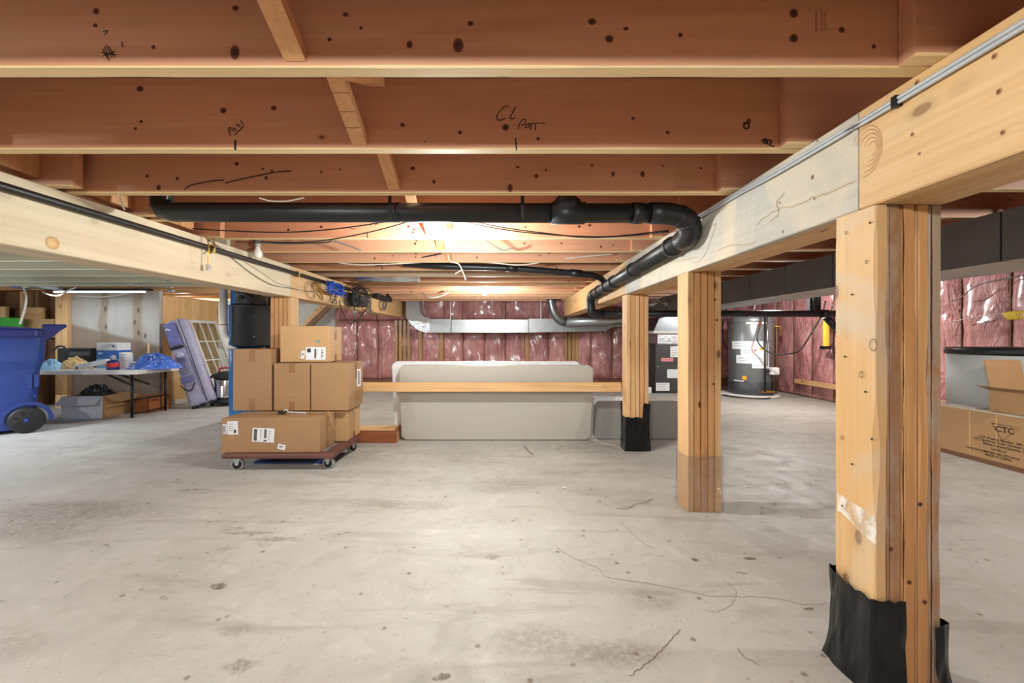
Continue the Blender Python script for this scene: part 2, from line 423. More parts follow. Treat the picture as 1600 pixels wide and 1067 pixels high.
def plywood():
    t = NT('grey_plywood'); v = t.coords((1, 1, 1), rand=False)
    sx_ = t.n('ShaderNodeSeparateXYZ'); t.l(v, sx_.inputs[0]); X, Z_ = sx_.outputs[0], sx_.outputs[2]
    wob = t.noise(t.coords((0.5, 0.5, 3.2), rand=False), 1.0, 3, 0.5, 0.4)
    n = t.noise(t.coords((3, 3, 0.8), rand=False), 2.0, 4)
    col = t.ramp(n, [(0.3, rgb(166, 158, 148)), (0.7, rgb(186, 181, 174))])
    xw = t.math('ADD', X, t.math('MULTIPLY', t.math('SUBTRACT', wob, 0.5), 0.22))
    for c, w_ in ((-0.10, 0.075), (0.345, 0.085)):
        d = t.math('ABSOLUTE', t.math('SUBTRACT', xw, c))
        col = t.mix(t.maprange(d, w_, w_*0.45, 0, 0.85), col, rgb(150, 130, 106))
    for kx, kz in ((-0.09, 1.30), (0.345, 1.28), (0.35, 0.98), (-0.08, 1.06), (0.44, 0.94), (0.30, 1.12)):
        a = t.n('ShaderNodeVectorMath', _operation='SUBTRACT'); t.l(v, a.inputs[0]); a.inputs[1].default_value = (kx, 0, kz)
        b = t.n('ShaderNodeVectorMath', _operation='MULTIPLY'); t.l(a.outputs[0], b.inputs[0]); b.inputs[1].default_value = (1/0.02, 0, 1/0.045)
        ln = t.n('ShaderNodeVectorMath', _operation='LENGTH'); t.l(b.outputs[0], ln.inputs[0])
        col = t.mix(t.maprange(ln.outputs['Value'], 1.1, 0.5, 0, 0.85), col, rgb(92, 70, 54))
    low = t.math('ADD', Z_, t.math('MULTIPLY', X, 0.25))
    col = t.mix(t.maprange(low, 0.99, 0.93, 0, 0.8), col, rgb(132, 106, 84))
    t.set(Base_Color=col, Roughness=0.7); return t.m
M['plywood'] = plywood()

# floor: concrete with stains of their own shape
STAINS = [(1172, 872, .030, .016, .9), (1087, 874, .018, .014, .8), (1265, 952, .022, .010, .7), (1158, 895, .012, .008, .7),
          (340, 916, .035, .018, .75), (410, 850, .04, .02, .3), (350, 858, .05, .02, .25), (365, 985, .05, .03, .3), (375, 1040, .045, .02, .5),
          (300, 765, .09, .02, .5), (440, 712, .10, .03, .35), (390, 832, .12, .02, .45), (430, 843, .11, .02, .45), (365, 826, .05, .02, .4),
          (100, 800, .50, .16, .34), (40, 830, .40, .10, .30), (30, 1010, .1, .06, .2), (845, 1000, .12, .07, .3), (640, 790, .25, .06, .25), (800, 760, .18, .10, .22),
          (770, 870, .03, .02, .4), (690, 1060, .02, .012, .8), (240, 690, .35, .12, .18), (560, 740, .35, .10, .18), (1020, 935, .10, .06, .25),
          (980, 792, .05, .015, .4), (960, 1020, .16, .05, .35), (900, 700, .3, .08, .15), (1230, 800, .2, .05, .12), (1400, 690, .5, .1, .1)]
def concrete():
    t = NT('worn_concrete'); tc = t.n('ShaderNodeTexCoord'); v = tc.outputs['Object']
    big = t.noise(v, 0.9, 6, 0.6, 0.4); mid = t.noise(v, 7.5, 7, 0.7, 0.6); fine = t.noise(v, 70.0, 3, 0.6)
    mp = t.n('ShaderNodeMapping'); t.l(v, mp.inputs[0]); mp.inputs['Scale'].default_value = (0.9, 5.5, 1); mp.inputs['Rotation'].default_value = (0, 0, 0.12)
    trow = t.noise(mp.outputs[0], 1.6, 5, 0.6, 0.6)
    col = t.ramp(big, [(0.3, rgb(164, 161, 154)), (0.55, rgb(183, 181, 175)), (0.8, rgb(198, 197, 192))])
    col = t.mix(t.maprange(mid, 0.5, 0.72, 0, 0.34), col, rgb(146, 138, 124))
    col = t.mix(t.maprange(mid, 0.47, 0.28, 0, 0.28), col, rgb(214, 210, 202))
    col = t.mix(t.maprange(trow, 0.52, 0.66, 0, 0.4), col, rgb(146, 138, 128))
    col = t.mix(t.maprange(fine, 0.58, 0.72, 0, 0.45), col, rgb(140, 126, 106))
    spk = t.n('ShaderNodeTexVoronoi'); t.l(v, spk.inputs['Vector']); spk.inputs['Scale'].default_value = 14
    sm = t.math('MULTIPLY', t.maprange(spk.outputs['Distance'], 0.17, 0.07), t.maprange(mid, 0.44, 0.58, 0, 0.75))
    col = t.mix(sm, col, rgb(104, 84, 60))
    # stains: distorted ellipses at their own places on the slab
    nz = t.n('ShaderNodeTexNoise'); t.l(v, nz.inputs['Vector']); nz.inputs['Scale'].default_value = 22; nz.inputs['Detail'].default_value = 4
    va = t.n('ShaderNodeVectorMath', _operation='MULTIPLY_ADD'); t.l(nz.outputs['Color'], va.inputs[0])
    va.inputs[1].default_value = (.06, .06, 0); t.l(v, va.inputs[2]); vd = va.outputs[0]
    tot = None
    for (px, py, rx, ry, st) in STAINS:
        c = PZ(px, py)
        a = t.n('ShaderNodeVectorMath', _operation='SUBTRACT'); t.l(vd, a.inputs[0]); a.inputs[1].default_value = (c.x+.03, c.y+.03, 0)
        b = t.n('ShaderNodeVectorMath', _operation='MULTIPLY'); t.l(a.outputs[0], b.inputs[0]); b.inputs[1].default_value = (1/rx, 1/ry, 0)
        ln = t.n('ShaderNodeVectorMath', _operation='LENGTH'); t.l(b.outputs[0], ln.inputs[0])
        lo_, hi_ = (1.5, 0.4) if st < 0.6 else (1.1, 0.8)
        mk = t.maprange(ln.outputs['Value'], lo_, hi_, 0, st)
        tot = mk if tot is None else t.math('MAXIMUM', tot, mk)
    brk = t.noise(v, 38.0, 4, 0.7)
    tot = t.math('MULTIPLY', tot, t.maprange(brk, 0.36, 0.56, 0.25, 1.15), clamp=True)
    col = t.mix(tot, col, rgb(92, 74, 54))
    t.set(Base_Color=col, Roughness=t.maprange(mid, 0.3, 0.8, 0.5, 0.75)); t.bump(t.math('ADD', mid, t.math('MULTIPLY', fine, 0.12)), 0.2, 0.01); return t.m
M['concrete'] = concrete()

# ------------------------------------------------------------------ the room shell
XL, XR, YB, YF = -7.4, 4.62, 7.85, -2.6          # left, right, far wall, wall behind the viewer
ZJ, ZS = 1.542, 1.777                             # joist underside, subfloor underside
fl = MB().box(XL, XR, YF, YB, -0.08, 0).build('floor', M['concrete'])
fl.data.transform(Matrix.Translation(fl.location)); fl.location = (0, 0, 0); struct(fl)
crk = MB()
def crack(pts, w, o=(850, 680), s=2.757):
    q = [PZ(o[0]+x/s, o[1]+y/s, 0.0006) for x, y in pts]
    out = []
    for i, p in enumerate(spline(q, 7)):
        out.append(p+Vector((rnd.uniform(-1, 1), rnd.uniform(-1, 1), 0))*0.004)
    ribbon(crk, out, w, (0, 0, 1))
crack([(40, 470), (130, 530), (230, 570), (265, 610), (340, 622), (480, 645), (590, 665), (700, 690), (830, 695), (1000, 700), (1120, 728), (1230, 722)], 0.0016)
crack([(590, 835), (540, 890), (480, 950), (440, 985), (370, 1040)], 0.0026)
crack([(310, 315), (345, 318), (370, 315), (390, 300), (430, 290), (470, 275)], 0.006)
crack([(690, 750), (740, 762), (790, 740), (830, 697), (820, 660), (770, 620)], 0.0014)
crack([(330, 370), (360, 400), (400, 440), (440, 470), (480, 490)], 0.002)
crack([(835, 920), (870, 955), (920, 985)], 0.003)
crk.build('crack', simple('crack_dirt', rgb(112, 94, 74), 0.9), fl)
struct(MB().box(XL, XR, YF, YB, ZS, ZS+0.02).build('ceiling', M['subfloor']))
struct(MB().box(XL, XR, YF-0.1, YF, 0, ZS).build('wall_front', M['drywall']))
struct(MB().box(XL-0.1, XL, YF, YB, 0, ZS).build('wall_left', M['drywall']))

def batt_panel(mb, org, du, dn, w, z0, z1, seed, depth=0.05):
    nu, nv = 18, max(8, int((z1-z0)/0.028))
    def fn(u, v):
        z = z0+(z1-z0)*v
        b = depth*(1-abs(2*u-1)**4)*(1-abs(2*v-1)**10)
        q = Vector((u*w*4+seed*3.1, z*3, seed))
        b += 0.026*noise.noise(q*1.4)+0.014*abs(noise.noise(Vector((u*w*9+seed, z*14+u*6, seed*2))))
        return Vector(org)+Vector(du)*(u*w)+Vector((0, 0, z))+Vector(dn)*b
    mb.grid(fn, nu, nv)
# far wall
wf = struct(MB().box(-3.30, XR, YB, YB+0.12, 0, ZS).build('wall_back', M['dark_stud']))
x = -3.28; k = 0
while x < XR-0.05:
    w = min(0.400, XR-0.02-x)
    mb = MB(); batt_panel(mb, (x, YB-0.01, 0), (1, 0, 0), (0, -1, 0), w, 0.13, 1.245, k*1.7); mb.build('insulation_batt', M['batt'], wf)
    if k in (3, 4, 8, 13): MB().board((x+w-0.035, YB-0.075, 0.12), (x+w+0.040, YB, 1.24), 2, 0.004).build('stud', M['film_stud'], wf)
    else: MB().board((x+w-0.004, YB-0.03, 0.12), (x+w+0.010, YB, 1.24), 2, 0.002).build('stud', M['dark_stud'], wf)
    if k % 2 == 0:
        mb = MB(); batt_panel(mb, (x, YB-0.10, 0), (1, 0, 0), (0, -1, 0), min(0.80, XR-0.02-x), 1.25, ZS, 90+k*1.3, 0.10); mb.build('rim_insulation', M['batt'], wf)
    x += 0.406; k += 1
for xx in (-2.14, -2.06, -1.98, -1.90, 1.08, 1.15, 1.22, 1.29):
    MB().board((xx, YB-0.085, 0.12), (xx+0.055, YB-0.01, 1.24), 2, 0.004).build('stud', M['film_stud'], wf)
struct(MB().board((-3.3, YB-0.09, 0), (XR, YB, 0.125), 0, 0.004).build('trim_1', M['sill']))
# right wall
wr = struct(MB().box(XR, XR+0.12, YF, YB, 0, ZS).build('wall_right', M['dark_stud']))
y = YB-0.45; k = 0
while y > 1.0:
    mb = MB(); batt_panel(mb, (XR-0.01, y, 0), (0, 1, 0), (-1, 0, 0), 0.398, 0.02, ZS, 40+k*1.3); mb.build('insulation_batt', M['batt'], wr)
    MB().board((XR-0.03, y-0.009, 0.0), (XR, y, ZS), 2, 0.002).build('stud', M['dark_stud'], wr)
    y -= 0.406; k += 1
tag(MB().board((XR-0.14, 3.9, 0.205), (XR-0.10, 6.4, 0.275), 1, 0.004).build('timber_rail', M['pine_y']), 'pale horizontal rail fixed low along the insulated right wall', 'rail')
# far left: drywall under the stair, knotty panel wall, grey plywood wall
struct(MB().box(-7.4, -3.30, YB, YB+0.12, 0, ZS).build('wall_stair', M['drywall']))
wp = struct(MB().box(-4.70, -4.60, 5.47, 6.52, 0, 1.475).build('wall_panel', M['panel']))
MB().board((-4.71, 5.475, 1.476), (-4.59, 6.53, 1.49), 1, 0.002).build('top_plate', M['pine_y'], wp)
struct(MB().box(-4.598, -4.585, 5.42, 6.5, 0, 0.055).build('baseboard_left', M['plate_white']))
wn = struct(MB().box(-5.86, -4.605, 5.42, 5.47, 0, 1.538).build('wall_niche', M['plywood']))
ws = struct(MB().box(-7.4, -5.86, 5.62, 5.67, 0, 1.538).build('wall_niche_side', wood('brown_sheathing', rgb(120, 84, 60), rgb(146, 106, 78), 2, 0.5)))
for xx, wdt, m in ((-5.92, 0.075, 'pine_z'), (-5.84, 0.075, 'pine_z'), (-6.55, 0.05, 'pine_z'), (-6.35, 0.05, 'dark_stud'), (-6.95, 0.06, 'dark_stud')):
    MB().board((xx, 5.36 if xx > -6 else 5.50, 0), (xx+wdt, 5.42 if xx > -6 else 5.62, 1.538), 2, 0.003).build('stud', M[m], ws)
tag(MB().box(-6.50, -6.20, 5.47, 5.495, 1.02, 1.32).build('timber_offcut', M['pine_x']), 'pale square board scrap fixed high between studs over blue bin', 'board')
MBx = MB().box(-6.49, -6.02, 5.44, 5.468, 0.92, 1.165); tag(MBx.build('timber_offcut', M['card_warm']), 'tan knotty offcut board standing behind the blue bin handle', 'board')
tag(MB().box(-7.0, -6.68, 5.45, 5.49, 0.95, 1.33).build('timber_offcut', M['panel']), 'ragged pale board scrap at picture edge above green crate', 'board')

# ------------------------------------------------------------------ beams
def beam(x0, y0, y1, mats, label, z0=1.274, z1=ZJ, n=5):
    w = 0.182; pw = w/n
    t = thing('support_beam', (x0+w/2, (y0+y1)/2, z0), label, 'beam')
    for i in range(n):
        m = mats[0] if i == 0 else (mats[1] if i < n-1 else mats[2])
        MB().board((x0+i*pw+0.0006, y0, z0+rnd.uniform(0, .002)), (x0+(i+1)*pw-0.0006, y1, z1), 1, 0.0035, 0.0015).build('ply', m, t)
    return t
bw, bg, bp = M['beam_warm'], M['beam_grey'], M['beam_pale']
BR = 0.955; BL = -1.87-0.182
nb_ = beam(BR, -2.5, 1.112, (bw, bw, bw), 'warm yellow built-up beam segment running overhead at upper right')
gb = beam(BR, 1.117, 3.33, (bg, bw, bw), 'grey weathered built-up beam segment between the two nearest right posts')
beam(BR, 3.335, 6.95, (M['pine_y'], bw, bw), 'far golden beam segment on the right beyond the third post')
lb = beam(BL, -2.5, 3.53, (bp, bp, bp), 'long pale built-up beam on the left carrying the iron pipe')
beam(BL, 3.535, 7.48, (M['beam_warm'], bw, M['pine_y']), 'far golden left beam segment behind the hanging blue cable coil')
# round cut-out plug and stains drawn on the left beam
pl = MB(); pp = [PX(83, 380, -1.8695)]
cpt = P(82.5, 379.5, 1.869*F/(CX-82.5)); 
mb = MB(); mb.lathe([(0.0003, 0), (0.026, 0), (0.026, 0.0012), (0.0003, 0.0012)], (-1.870, cpt.y, cpt.z), 28, 'x'); mb.build('plug', M['panel'], lb)
crust = MB()
for pts in ([(1180, 352), (1210, 330), (1240, 322), (1270, 308), (1300, 300), (1335, 282)], [(1200, 348), (1216, 336), (1213, 318), (1225, 300)],
            [(1105, 362), (1118, 350), (1100, 400), (1085, 410)], [(1120, 392), (1140, 383), (1165, 384), (1180, 378)], [(1035, 412), (1055, 408), (1090, 402)]):
    ribbon(crust, [p+Vector((0, rnd.uniform(-.004, .004), rnd.uniform(-.004, .004))) for p in spline([PX(a, b, BR-0.0008) for a, b in pts], 6)], 0.0032, (-1, 0, 0))
crust.build('stain_line', simple('rust_water_line', rgb(180, 154, 116), 0.8), gb)

# ------------------------------------------------------------------ posts
PW, PD = 0.182, 0.132
def post(x0, y0, label, mats, z1=1.273, jit=0.004, n=5, offs=None):
    t = thing('timber_post', (x0+PW/2, y0+PD/2, 0), label, 'post')
    pw = PW/n
    for i in range(n):
        g = 0.0020
        o = offs[i] if offs else 0
        MB().board((x0+i*pw+g, y0+o, 0), (x0+(i+1)*pw-g, y0+PD+o, z1), 2, 0.002, jit).build('ply', mats[i % len(mats)], t)
    return t
pe = M['pine_edge']
post1 = post(BR, 1.065, 'nearest thick post with rough bark edges and torn black plastic base', [M['post_face'], M['pine_rough'], pe, M['pine_edge'], M['pine_rough']], jit=0.009, offs=[0, .004, .001, .002, .006])
post2 = post(BR, 2.175, 'second right post with clear plastic wrapped round its base', [M['pine_z'], pe, M['joist'] if False else pe, pe, M['pine_z']], jit=0.003)
bark_m = simple('dark_bark', rgb(70, 44, 32), 0.9)
for gi, rag_ in ((1, .35), (2, 1), (3, .3), (4, 1.3)):
    gx = BR+gi*PW/5; mb = MB(); L = []
    for q in range(181):
        z_ = 0.01+q*0.007
        w_ = 0.0009+0.0022*rag_*max(0, noise.noise(Vector((z_*9, gi*7.1, 0)))+0.35)+0.0012*rag_*abs(noise.noise(Vector((z_*60, gi*3.3, 2))))
        xx = gx+0.0014*rag_*noise.noise(Vector((z_*14, gi*5.7, 1)))
        L.append((mb.av((xx-w_/2, 1.0642, z_)), mb.av((xx+w_, 1.0642, z_))))
    for a, b in zip(L, L[1:]): mb.af((a[0], b[0], b[1], a[1]))
    mb.build('bark_edge', bark_m, post1)
post3 = post(BR+0.012, 3.33, 'third right post with smooth black plastic wrapped round its base', [M['pine_z'], M['pine_z'], M['pine_z'], pe, M['pine_z']], jit=0.002)
post4 = post(BL, 3.54, 'left post standing behind the stacked cardboard boxes', [pe, pe, pe, pe, M['pine_z']], jit=0.002)
post(BL+0.0, 0.25-1.0, 'post under the left beam beside the viewer', [pe]) if False else None

def wrap(name, x0, x1, y0, y1, ztop, mat, parent, path=None, amp=0.006, flare=0.012, nz=16, seed=0):
    # sheet wound round a post: path = corner points, ztop = function of path position
    if path is None: path = [(x0, y0), (x1, y0), (x1, y1), (x0, y1), (x0, y0)]
    cx, cy = (x0+x1)/2, (y0+y1)/2
    pts = []
    for (a, b), (c, d) in zip(path, path[1:]):
        L = math.hypot(c-a, d-b); n = max(2, int(L/0.012))
        for i in range(n): pts.append((a+(c-a)*i/n, b+(d-b)*i/n))
    pts.append(path[-1]); n = len(pts)-1
    def fn(u, v):
        i = int(round(u*n)); a, b = pts[i]; top = ztop(u); z = top*v
        d = Vector((a-cx, b-cy, 0)); d.normalize()
        off = 0.004+amp*(0.5+0.5*noise.noise(Vector((a*22, b*22, z*5+seed))))+flare*max(0, 1-v*2.2)**2
        off += amp*1.3*abs(noise.noise(Vector((a*30+z*3, b*30+z*5, z*4+seed))))
        return Vector((a, b, z))+d*off
    mb = MB(); mb.grid(fn, n, nz); return mb.build(name, mat, parent)
def z_at(py, Y): return H-(py-CY)*Y/F
zA, zB = z_at(885, 1.18), z_at(936, 1.065)
x1, y1 = BR+PW, 1.065+PD
def ztop1(u):
    if u < 0.45: return zA+(zB-zA)*min(1, u/0.42)+0.006*math.sin(u*40)
    return zB-0.004*math.sin(u*50)
wrap('plastic_wrap', BR, x1, 1.065, y1, ztop1, M['black_poly'], post1, [(BR+0.05, y1), (BR, y1), (BR, 1.065), (BR+0.073, 1.065)], 0.009, 0.018, 26, 1)
wrap('plastic_wrap', BR, x1, 1.065, y1, lambda u: z_at(978, 1.07)+0.05*u+0.01*math.sin(u*17), M['black_poly'], post1, [(BR+0.150, 1.066), (x1, 1.066), (x1, y1), (BR+0.05, y1)], 0.006, 0.02, 16, 2)
tag(wrap('plastic_wrap', BR, x1, 2.175, 2.175+PD, lambda u: z_at(712, 2.17), M['clear'], post2, None, 0.004, 0.004, 12, 3), 'clear plastic wrap')
tag(wrap('plastic_wrap', BR+.012, x1+.012, 3.33, 3.33+PD, lambda u: (0.275 if (u < 0.20 or u > 0.8) else 0.385)+0.004*math.sin(u*60), M['black_poly'], post3, None, 0.006, 0.008, 14, 4), 'black plastic wrap')
mb = MB(); sm = [PX(a, b, BR-0.001) for a, b in ((1308.5, 770), (1322, 778), (1340, 790), (1358, 800), (1369, 806), (1369, 852), (1352, 838), (1330, 815), (1314, 800), (1308.5, 798))]
mb.af([mb.av(p) for p in sm]); mb.build('plaster_smear', M['plaster'], post1)
def ring_mark(cx, cy, X, r, parent, n=14):
    mb = MB(); Y = X*F/(cx-CX); c = Vector((X-0.001, Y, H+(CY-cy)*Y/F))
    ribbon(mb, [c+Vector((0, math.cos(a)*r, math.sin(a)*r*1.4)) for a in [2*math.pi*k/n for k in range(n+1)]], 0.0016, (-1, 0, 0), taper=False); mb.build('knot_ring', M['ink_brown'], parent)
for a, b, r in ((1365, 539, .011), (1346, 585, .006), (1322, 364, .003), (1354, 409, .003), (1316, 684, .004)): ring_mark(a, b, BR, r, post1)
for a, b in ((1359, 348), (1331, 460), (1320, 557), (1352, 612), (1362, 686), (1316, 790), (1331, 725)):
    c = PX(a, b, BR-0.001); MB().lathe([(0.0001, 0), (0.003, 0), (0.003, 0.001), (0.0001, 0.001)], (c.x-0.0005, c.y, c.z), 10, 'x').build('nail_hole', M['marker'], post1)
def side_knot(parent, a, b, X, r, e=1.3):
    c = PX(a, b, X-0.0006)
    for kk, (rr, m_) in enumerate(((r, 'kring'), (r*0.5, 'kcore'))):
        q = [c+Vector((-0.0005*kk, math.cos(t_)*rr, math.sin(t_)*rr*e*(1+.15*noise.noise(Vector((a, t_*2, 0)))))) for t_ in [2*math.pi*i/16 for i in range(16)]]
        mb = MB(); mb.af([mb.av(p) for p in q]); mb.build('knot', M[m_], parent)
M['kring'] = simple('pale_knot_ring', rgb(164, 112, 70), 0.6); M['kcore'] = simple('dark_knot_core', rgb(84, 52, 34), 0.6)
for a, b, r in ((1553, 88, .0045), (1560, 143, .0045), (1566, 207, .004), (1425, 210, .004), (1359, 190, .003), (1432, 130, .006), (1436, 240, .003)): side_knot(nb_, a, b, BR, r)
swl = MB()
for q_ in range(5):
    rr = 0.012+0.008*q_
    c = PX(1362, 232, BR-0.0007)
    ribbon(swl, [c+Vector((0, math.cos(t_)*rr*1.1+.012*q_*.4, math.sin(t_)*rr*1.5)) for t_ in [R(30+12*i+noise.noise(Vector((i*.7, q_, 0)))*6) for i in range(22)]], 0.0012, (-1, 0, 0))
swl.build('grain_swirl', M['kring'], nb_)
for a, b, r in ((1277, 220, .003), (1269, 277, .006), (1272, 310, .004), (1218, 317, .003), (1223, 362, .004)): side_knot(gb, a, b, BR, r)
for (a, b), pw_ in (((1392, 858), 1), ((1421, 910), 2), ((1445, 941), 3), ((1438, 788), 2)):
    c = P(a, b, 1.0636); mb = MB()
    q = [c+Vector((math.cos(t_)*0.006, 0, math.sin(t_)*0.0055)) for t_ in [2*math.pi*i/14 for i in range(14)]]; mb.af([mb.av(p) for p in q]); mb.build('knot', M['kcore'], post1)
for a, b in ((1115, 600), (1120, 500), (1093, 632), (1117, 468)):
    c = P(a, b, 2.1735); mb = MB(); q = [c+Vector((math.cos(t_)*0.006, 0, math.sin(t_)*(0.02 if a == 1093 else .007))) for t_ in [2*math.pi*i/12 for i in range(12)]]; mb.af([mb.av(p) for p in q]); mb.build('knot', M['kcore'], post2)
# mark on second post near the wrap
mb = MB()
for k, a in enumerate((1059, 1063, 1067)):
    q = PX(a, 690+k*3, BR-0.001); ribbon(mb, [q, q+Vector((0, -.012, .0)), q+Vector((0, -.012, -.02)), q+Vector((0, 0, -.02))], 0.002, (-1, 0, 0), taper=False)
mb.build('grade_stamp', simple('orange_stamp_ink', rgb(196, 140, 50), 0.7), post2)

# ------------------------------------------------------------------ joists
def Yk(k): return 0.93+0.4055*k
mid_labels = {0: 'nearest full joist across the top with grade stamp at its right end', 1: 'joist with CL Post written on it in black marker', 2: 'joist with a long dark split, third from the viewer',
              3: 'joist directly behind the big horizontal black drain pipe', 4: 'joist brightly lit yellow right behind the nearest glowing bulb'}
joists = {}
for k in range(-5, 16):
    Y = Yk(k); th = 0.040
    for bay, (x0, x1) in (('mid', (-2.06, 1.13)), ('right', (0.886, XR-0.01)), ('left', (XL+0.01, -1.76 if k < 5 else -2.0))):
        y0 = Y if bay == 'mid' else (Y-0.0415 if bay == 'right' else Y-0.083 if k < 4 else Y-0.0425)
        z1 = ZS-0.001
        m = M['joist']
        if bay == 'left' and k >= 5: m = M['joist_pale']
        if bay == 'left' and k >= 11: m = M['pine_x']
        if bay == 'mid' and k in (8, 10): m = M['joist_grey']
        o = MB().board((x0, y0, ZJ+0.0005), (x1, y0+th, z1), 0, 0.0025, 0.0022, seg=140)
        if m is M['joist']:          # narrow undersides are paler than the red-brown broad faces
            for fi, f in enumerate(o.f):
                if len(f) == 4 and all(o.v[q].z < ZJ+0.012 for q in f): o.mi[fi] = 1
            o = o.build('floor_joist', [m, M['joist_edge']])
        else: o = o.build('floor_joist', m)
        if bay == 'mid' and k in mid_labels: tag(o, mid_labels[k], 'joist')
        elif bay == 'mid' and 5 <= k <= 9: tag(o, 'red-brown joist spanning the middle bay between the two glowing bulbs', 'joist', 'middle bay joists between the bulbs')
        elif bay == 'mid' and k >= 10: tag(o, 'far joist of the middle bay before the hanging metal duct', 'joist', 'far joists of the middle bay')
        elif bay == 'mid': tag(o, 'joist of the middle bay above the viewer', 'joist', 'joists above the viewer')
        elif bay == 'right': tag(o, 'reddish floor joist lapped over the right beam into the right bay', 'joist', 'right bay joists')
        elif k >= 5 and m is M['joist_pale']: tag(o, 'pale grey-green floor joist seen beneath the long left beam', 'joist', 'pale left bay joists')
        else: tag(o, 'brown floor joist lapped over the left beam into the left bay', 'joist', 'brown left bay joists')
        joists[(bay, k)] = o
# knots, split and handwriting on the near joists
def strokes(parent, Y, lines, w, mat=None, name='marker_writing'):
    mb = MB()
    for ln in lines:
        q = [P(a, b, Y-0.0008) for a, b in ln]
        ribbon(mb, spline(q, 5) if len(q) > 2 else q, w, (0, -1, 0), taper=False)
    return mb.build(name, mat or M['marker'], parent)
j1 = joists[('mid', 1)]; j0 = joists[('mid', 0)]; j2 = joists[('mid', 2)]
def C(ox, oy, s, pts): return [(ox+a/s, oy+b/s) for a, b in pts]
strokes(j1, Yk(1), [C(340, 170, 13.33, [(270, 565), (240, 500), (225, 440), (245, 395), (275, 400), (270, 450), (250, 475)]),
                    C(340, 170, 13.33, [(310, 425), (335, 400), (375, 415), (370, 450), (335, 460), (308, 430)]),
                    C(340, 170, 13.33, [(430, 320), (395, 330), (400, 350), (450, 350), (470, 360), (450, 385)]),
                    C(340, 170, 13.33, [(490, 240), (485, 265), (510, 295), (535, 325)]),
                    C(340, 170, 13.33, [(350, 550), (400, 500), (480, 425), (550, 355)])], 0.0032)
strokes(j1, Yk(1), [[(367.5, 219), (367.5, 234.5)]], 0.007)
strokes(j1, Yk(1), [[(795, 166), (788, 167), (779, 176), (776, 184), (780, 188), (790, 185)], [(806, 167), (801, 176), (797, 184), (800, 186), (806, 184)],
                    [(809.5, 203), (812, 193), (816, 187), (821, 187), (820, 193), (814, 197)], [(822, 196), (826, 193), (826, 199), (821, 199), (822, 195)],
                    [(832, 194), (828, 196), (831, 199), (828, 203)], [(836, 193), (837, 198), (836, 204)], [(826, 193), (840, 192.5), (853, 192.8)]], 0.0030)
strokes(j1, Yk(1), [[(805.5, 215), (807, 235)]], 0.0045)
strokes(j1, Yk(1), [[(1161, 192), (1166, 192), (1169, 187), (1172, 188), (1170, 193), (1166, 192), (1162, 197), (1165, 201), (1170, 199), (1170, 193)],
                    [(1190, 220), (1196, 217), (1198, 219), (1196, 224), (1193, 222), (1197, 217)], [(1199, 226), (1200, 219), (1206, 221), (1202, 226), (1210, 229)]], 0.0046)
strokes(j0, Yk(0), [[(190.5, 65), (191, 74)], [(161, 49), (168, 48), (163, 54)], [(160, 76), (168, 92)], [(163, 72), (171, 95)], [(166, 70), (175, 91)], [(170, 72), (179, 90)], [(158, 82), (182, 86)], [(160, 88), (180, 80)]], 0.002)
for cx_ in (1275, 1284, 1289):
    mb = MB()
    for q in range(12 if cx_ < 1280 else 9):
        yy = 17+q*(2.9 if cx_ < 1280 else 3.6)
        ribbon(mb, [P(cx_-1, yy, Yk(0)-.0008), P(cx_+1.5, yy+0.8, Yk(0)-.0008)], 0.0016, (0, -1, 0), taper=False)
    mb.build('grade_stamp', M['ink_brown'], j0)
strokes(j2, Yk(2), [[(288, 296), (300, 289), (330, 283), (350, 281)], [(352, 286), (372, 281), (400, 275), (430, 269), (455, 267)]], 0.006, M['ink_brown'], 'split')
strokes(joists[('mid', 4)], Yk(4), [[(547, 356), (551, 358), (555, 357)], [(570, 353), (575, 351), (580, 352)], [(586, 352), (590, 349)], [(574, 364), (574, 372)]], 0.004)
# laminated knots on near joists
def knots(parent, Y, lst, col=rgb(112, 66, 50), col2=rgb(74, 42, 34)):
    mats = [simple('knot_ring_wood', col, 0.6), simple('knot_core_wood', col2, 0.6)]
    for a, b, r, e in lst:
        mb = MB(); c = P(a, b, Y)
        for kk, (rr, dy) in enumerate(((r*.8, 0.0006), (r*0.45, 0.0011))):
            q = [c+Vector((math.cos(t)*rr*(1+0.12*noise.noise(Vector((a, t*2, 0)))), -dy, math.sin(t)*rr*e)) for t in [2*math.pi*i/18 for i in range(18)]]
            mb.af([mb.av(p) for p in q], kk)
        mb.build('knot', mats, parent)
knots(j0, Yk(0), [(367, 82, .013, 1.6), (368, 13, .010, .8), (540, 23, .008, .8), (564, 44, .005, 1), (515, 62, .006, 1), (716, 71, .015, 1.4), (640, 70, .009, 1.2), (735, 37, .009, .8), (240, 74, .006, 1),
                  (952, 61, .012, .9), (925, 34, .012, .8), (978, 45, .008, .7), (1063, 55, .007, 1), (1240, 21, .012, 1.1), (1240, 60, .012, 1), (1315, 47, .009, 1), (1365, 73, .006, 1.2), (150, 18, .008, 1.2), (149, 40, .006, 1)])
knots(j1, Yk(1), [(219, 139, .014, .9), (349, 173, .013, .9), (221, 190, .007, 1), (212, 201, .006, 1), (629, 195, .010, .9), (719, 207, .009, .9), (790, 199, .014, 1), (428, 169, .012, .8), (841, 217, .008, 1), (989, 185, .008, .9), (1043, 207, .009, .9), (664, 221, .004, 1)])
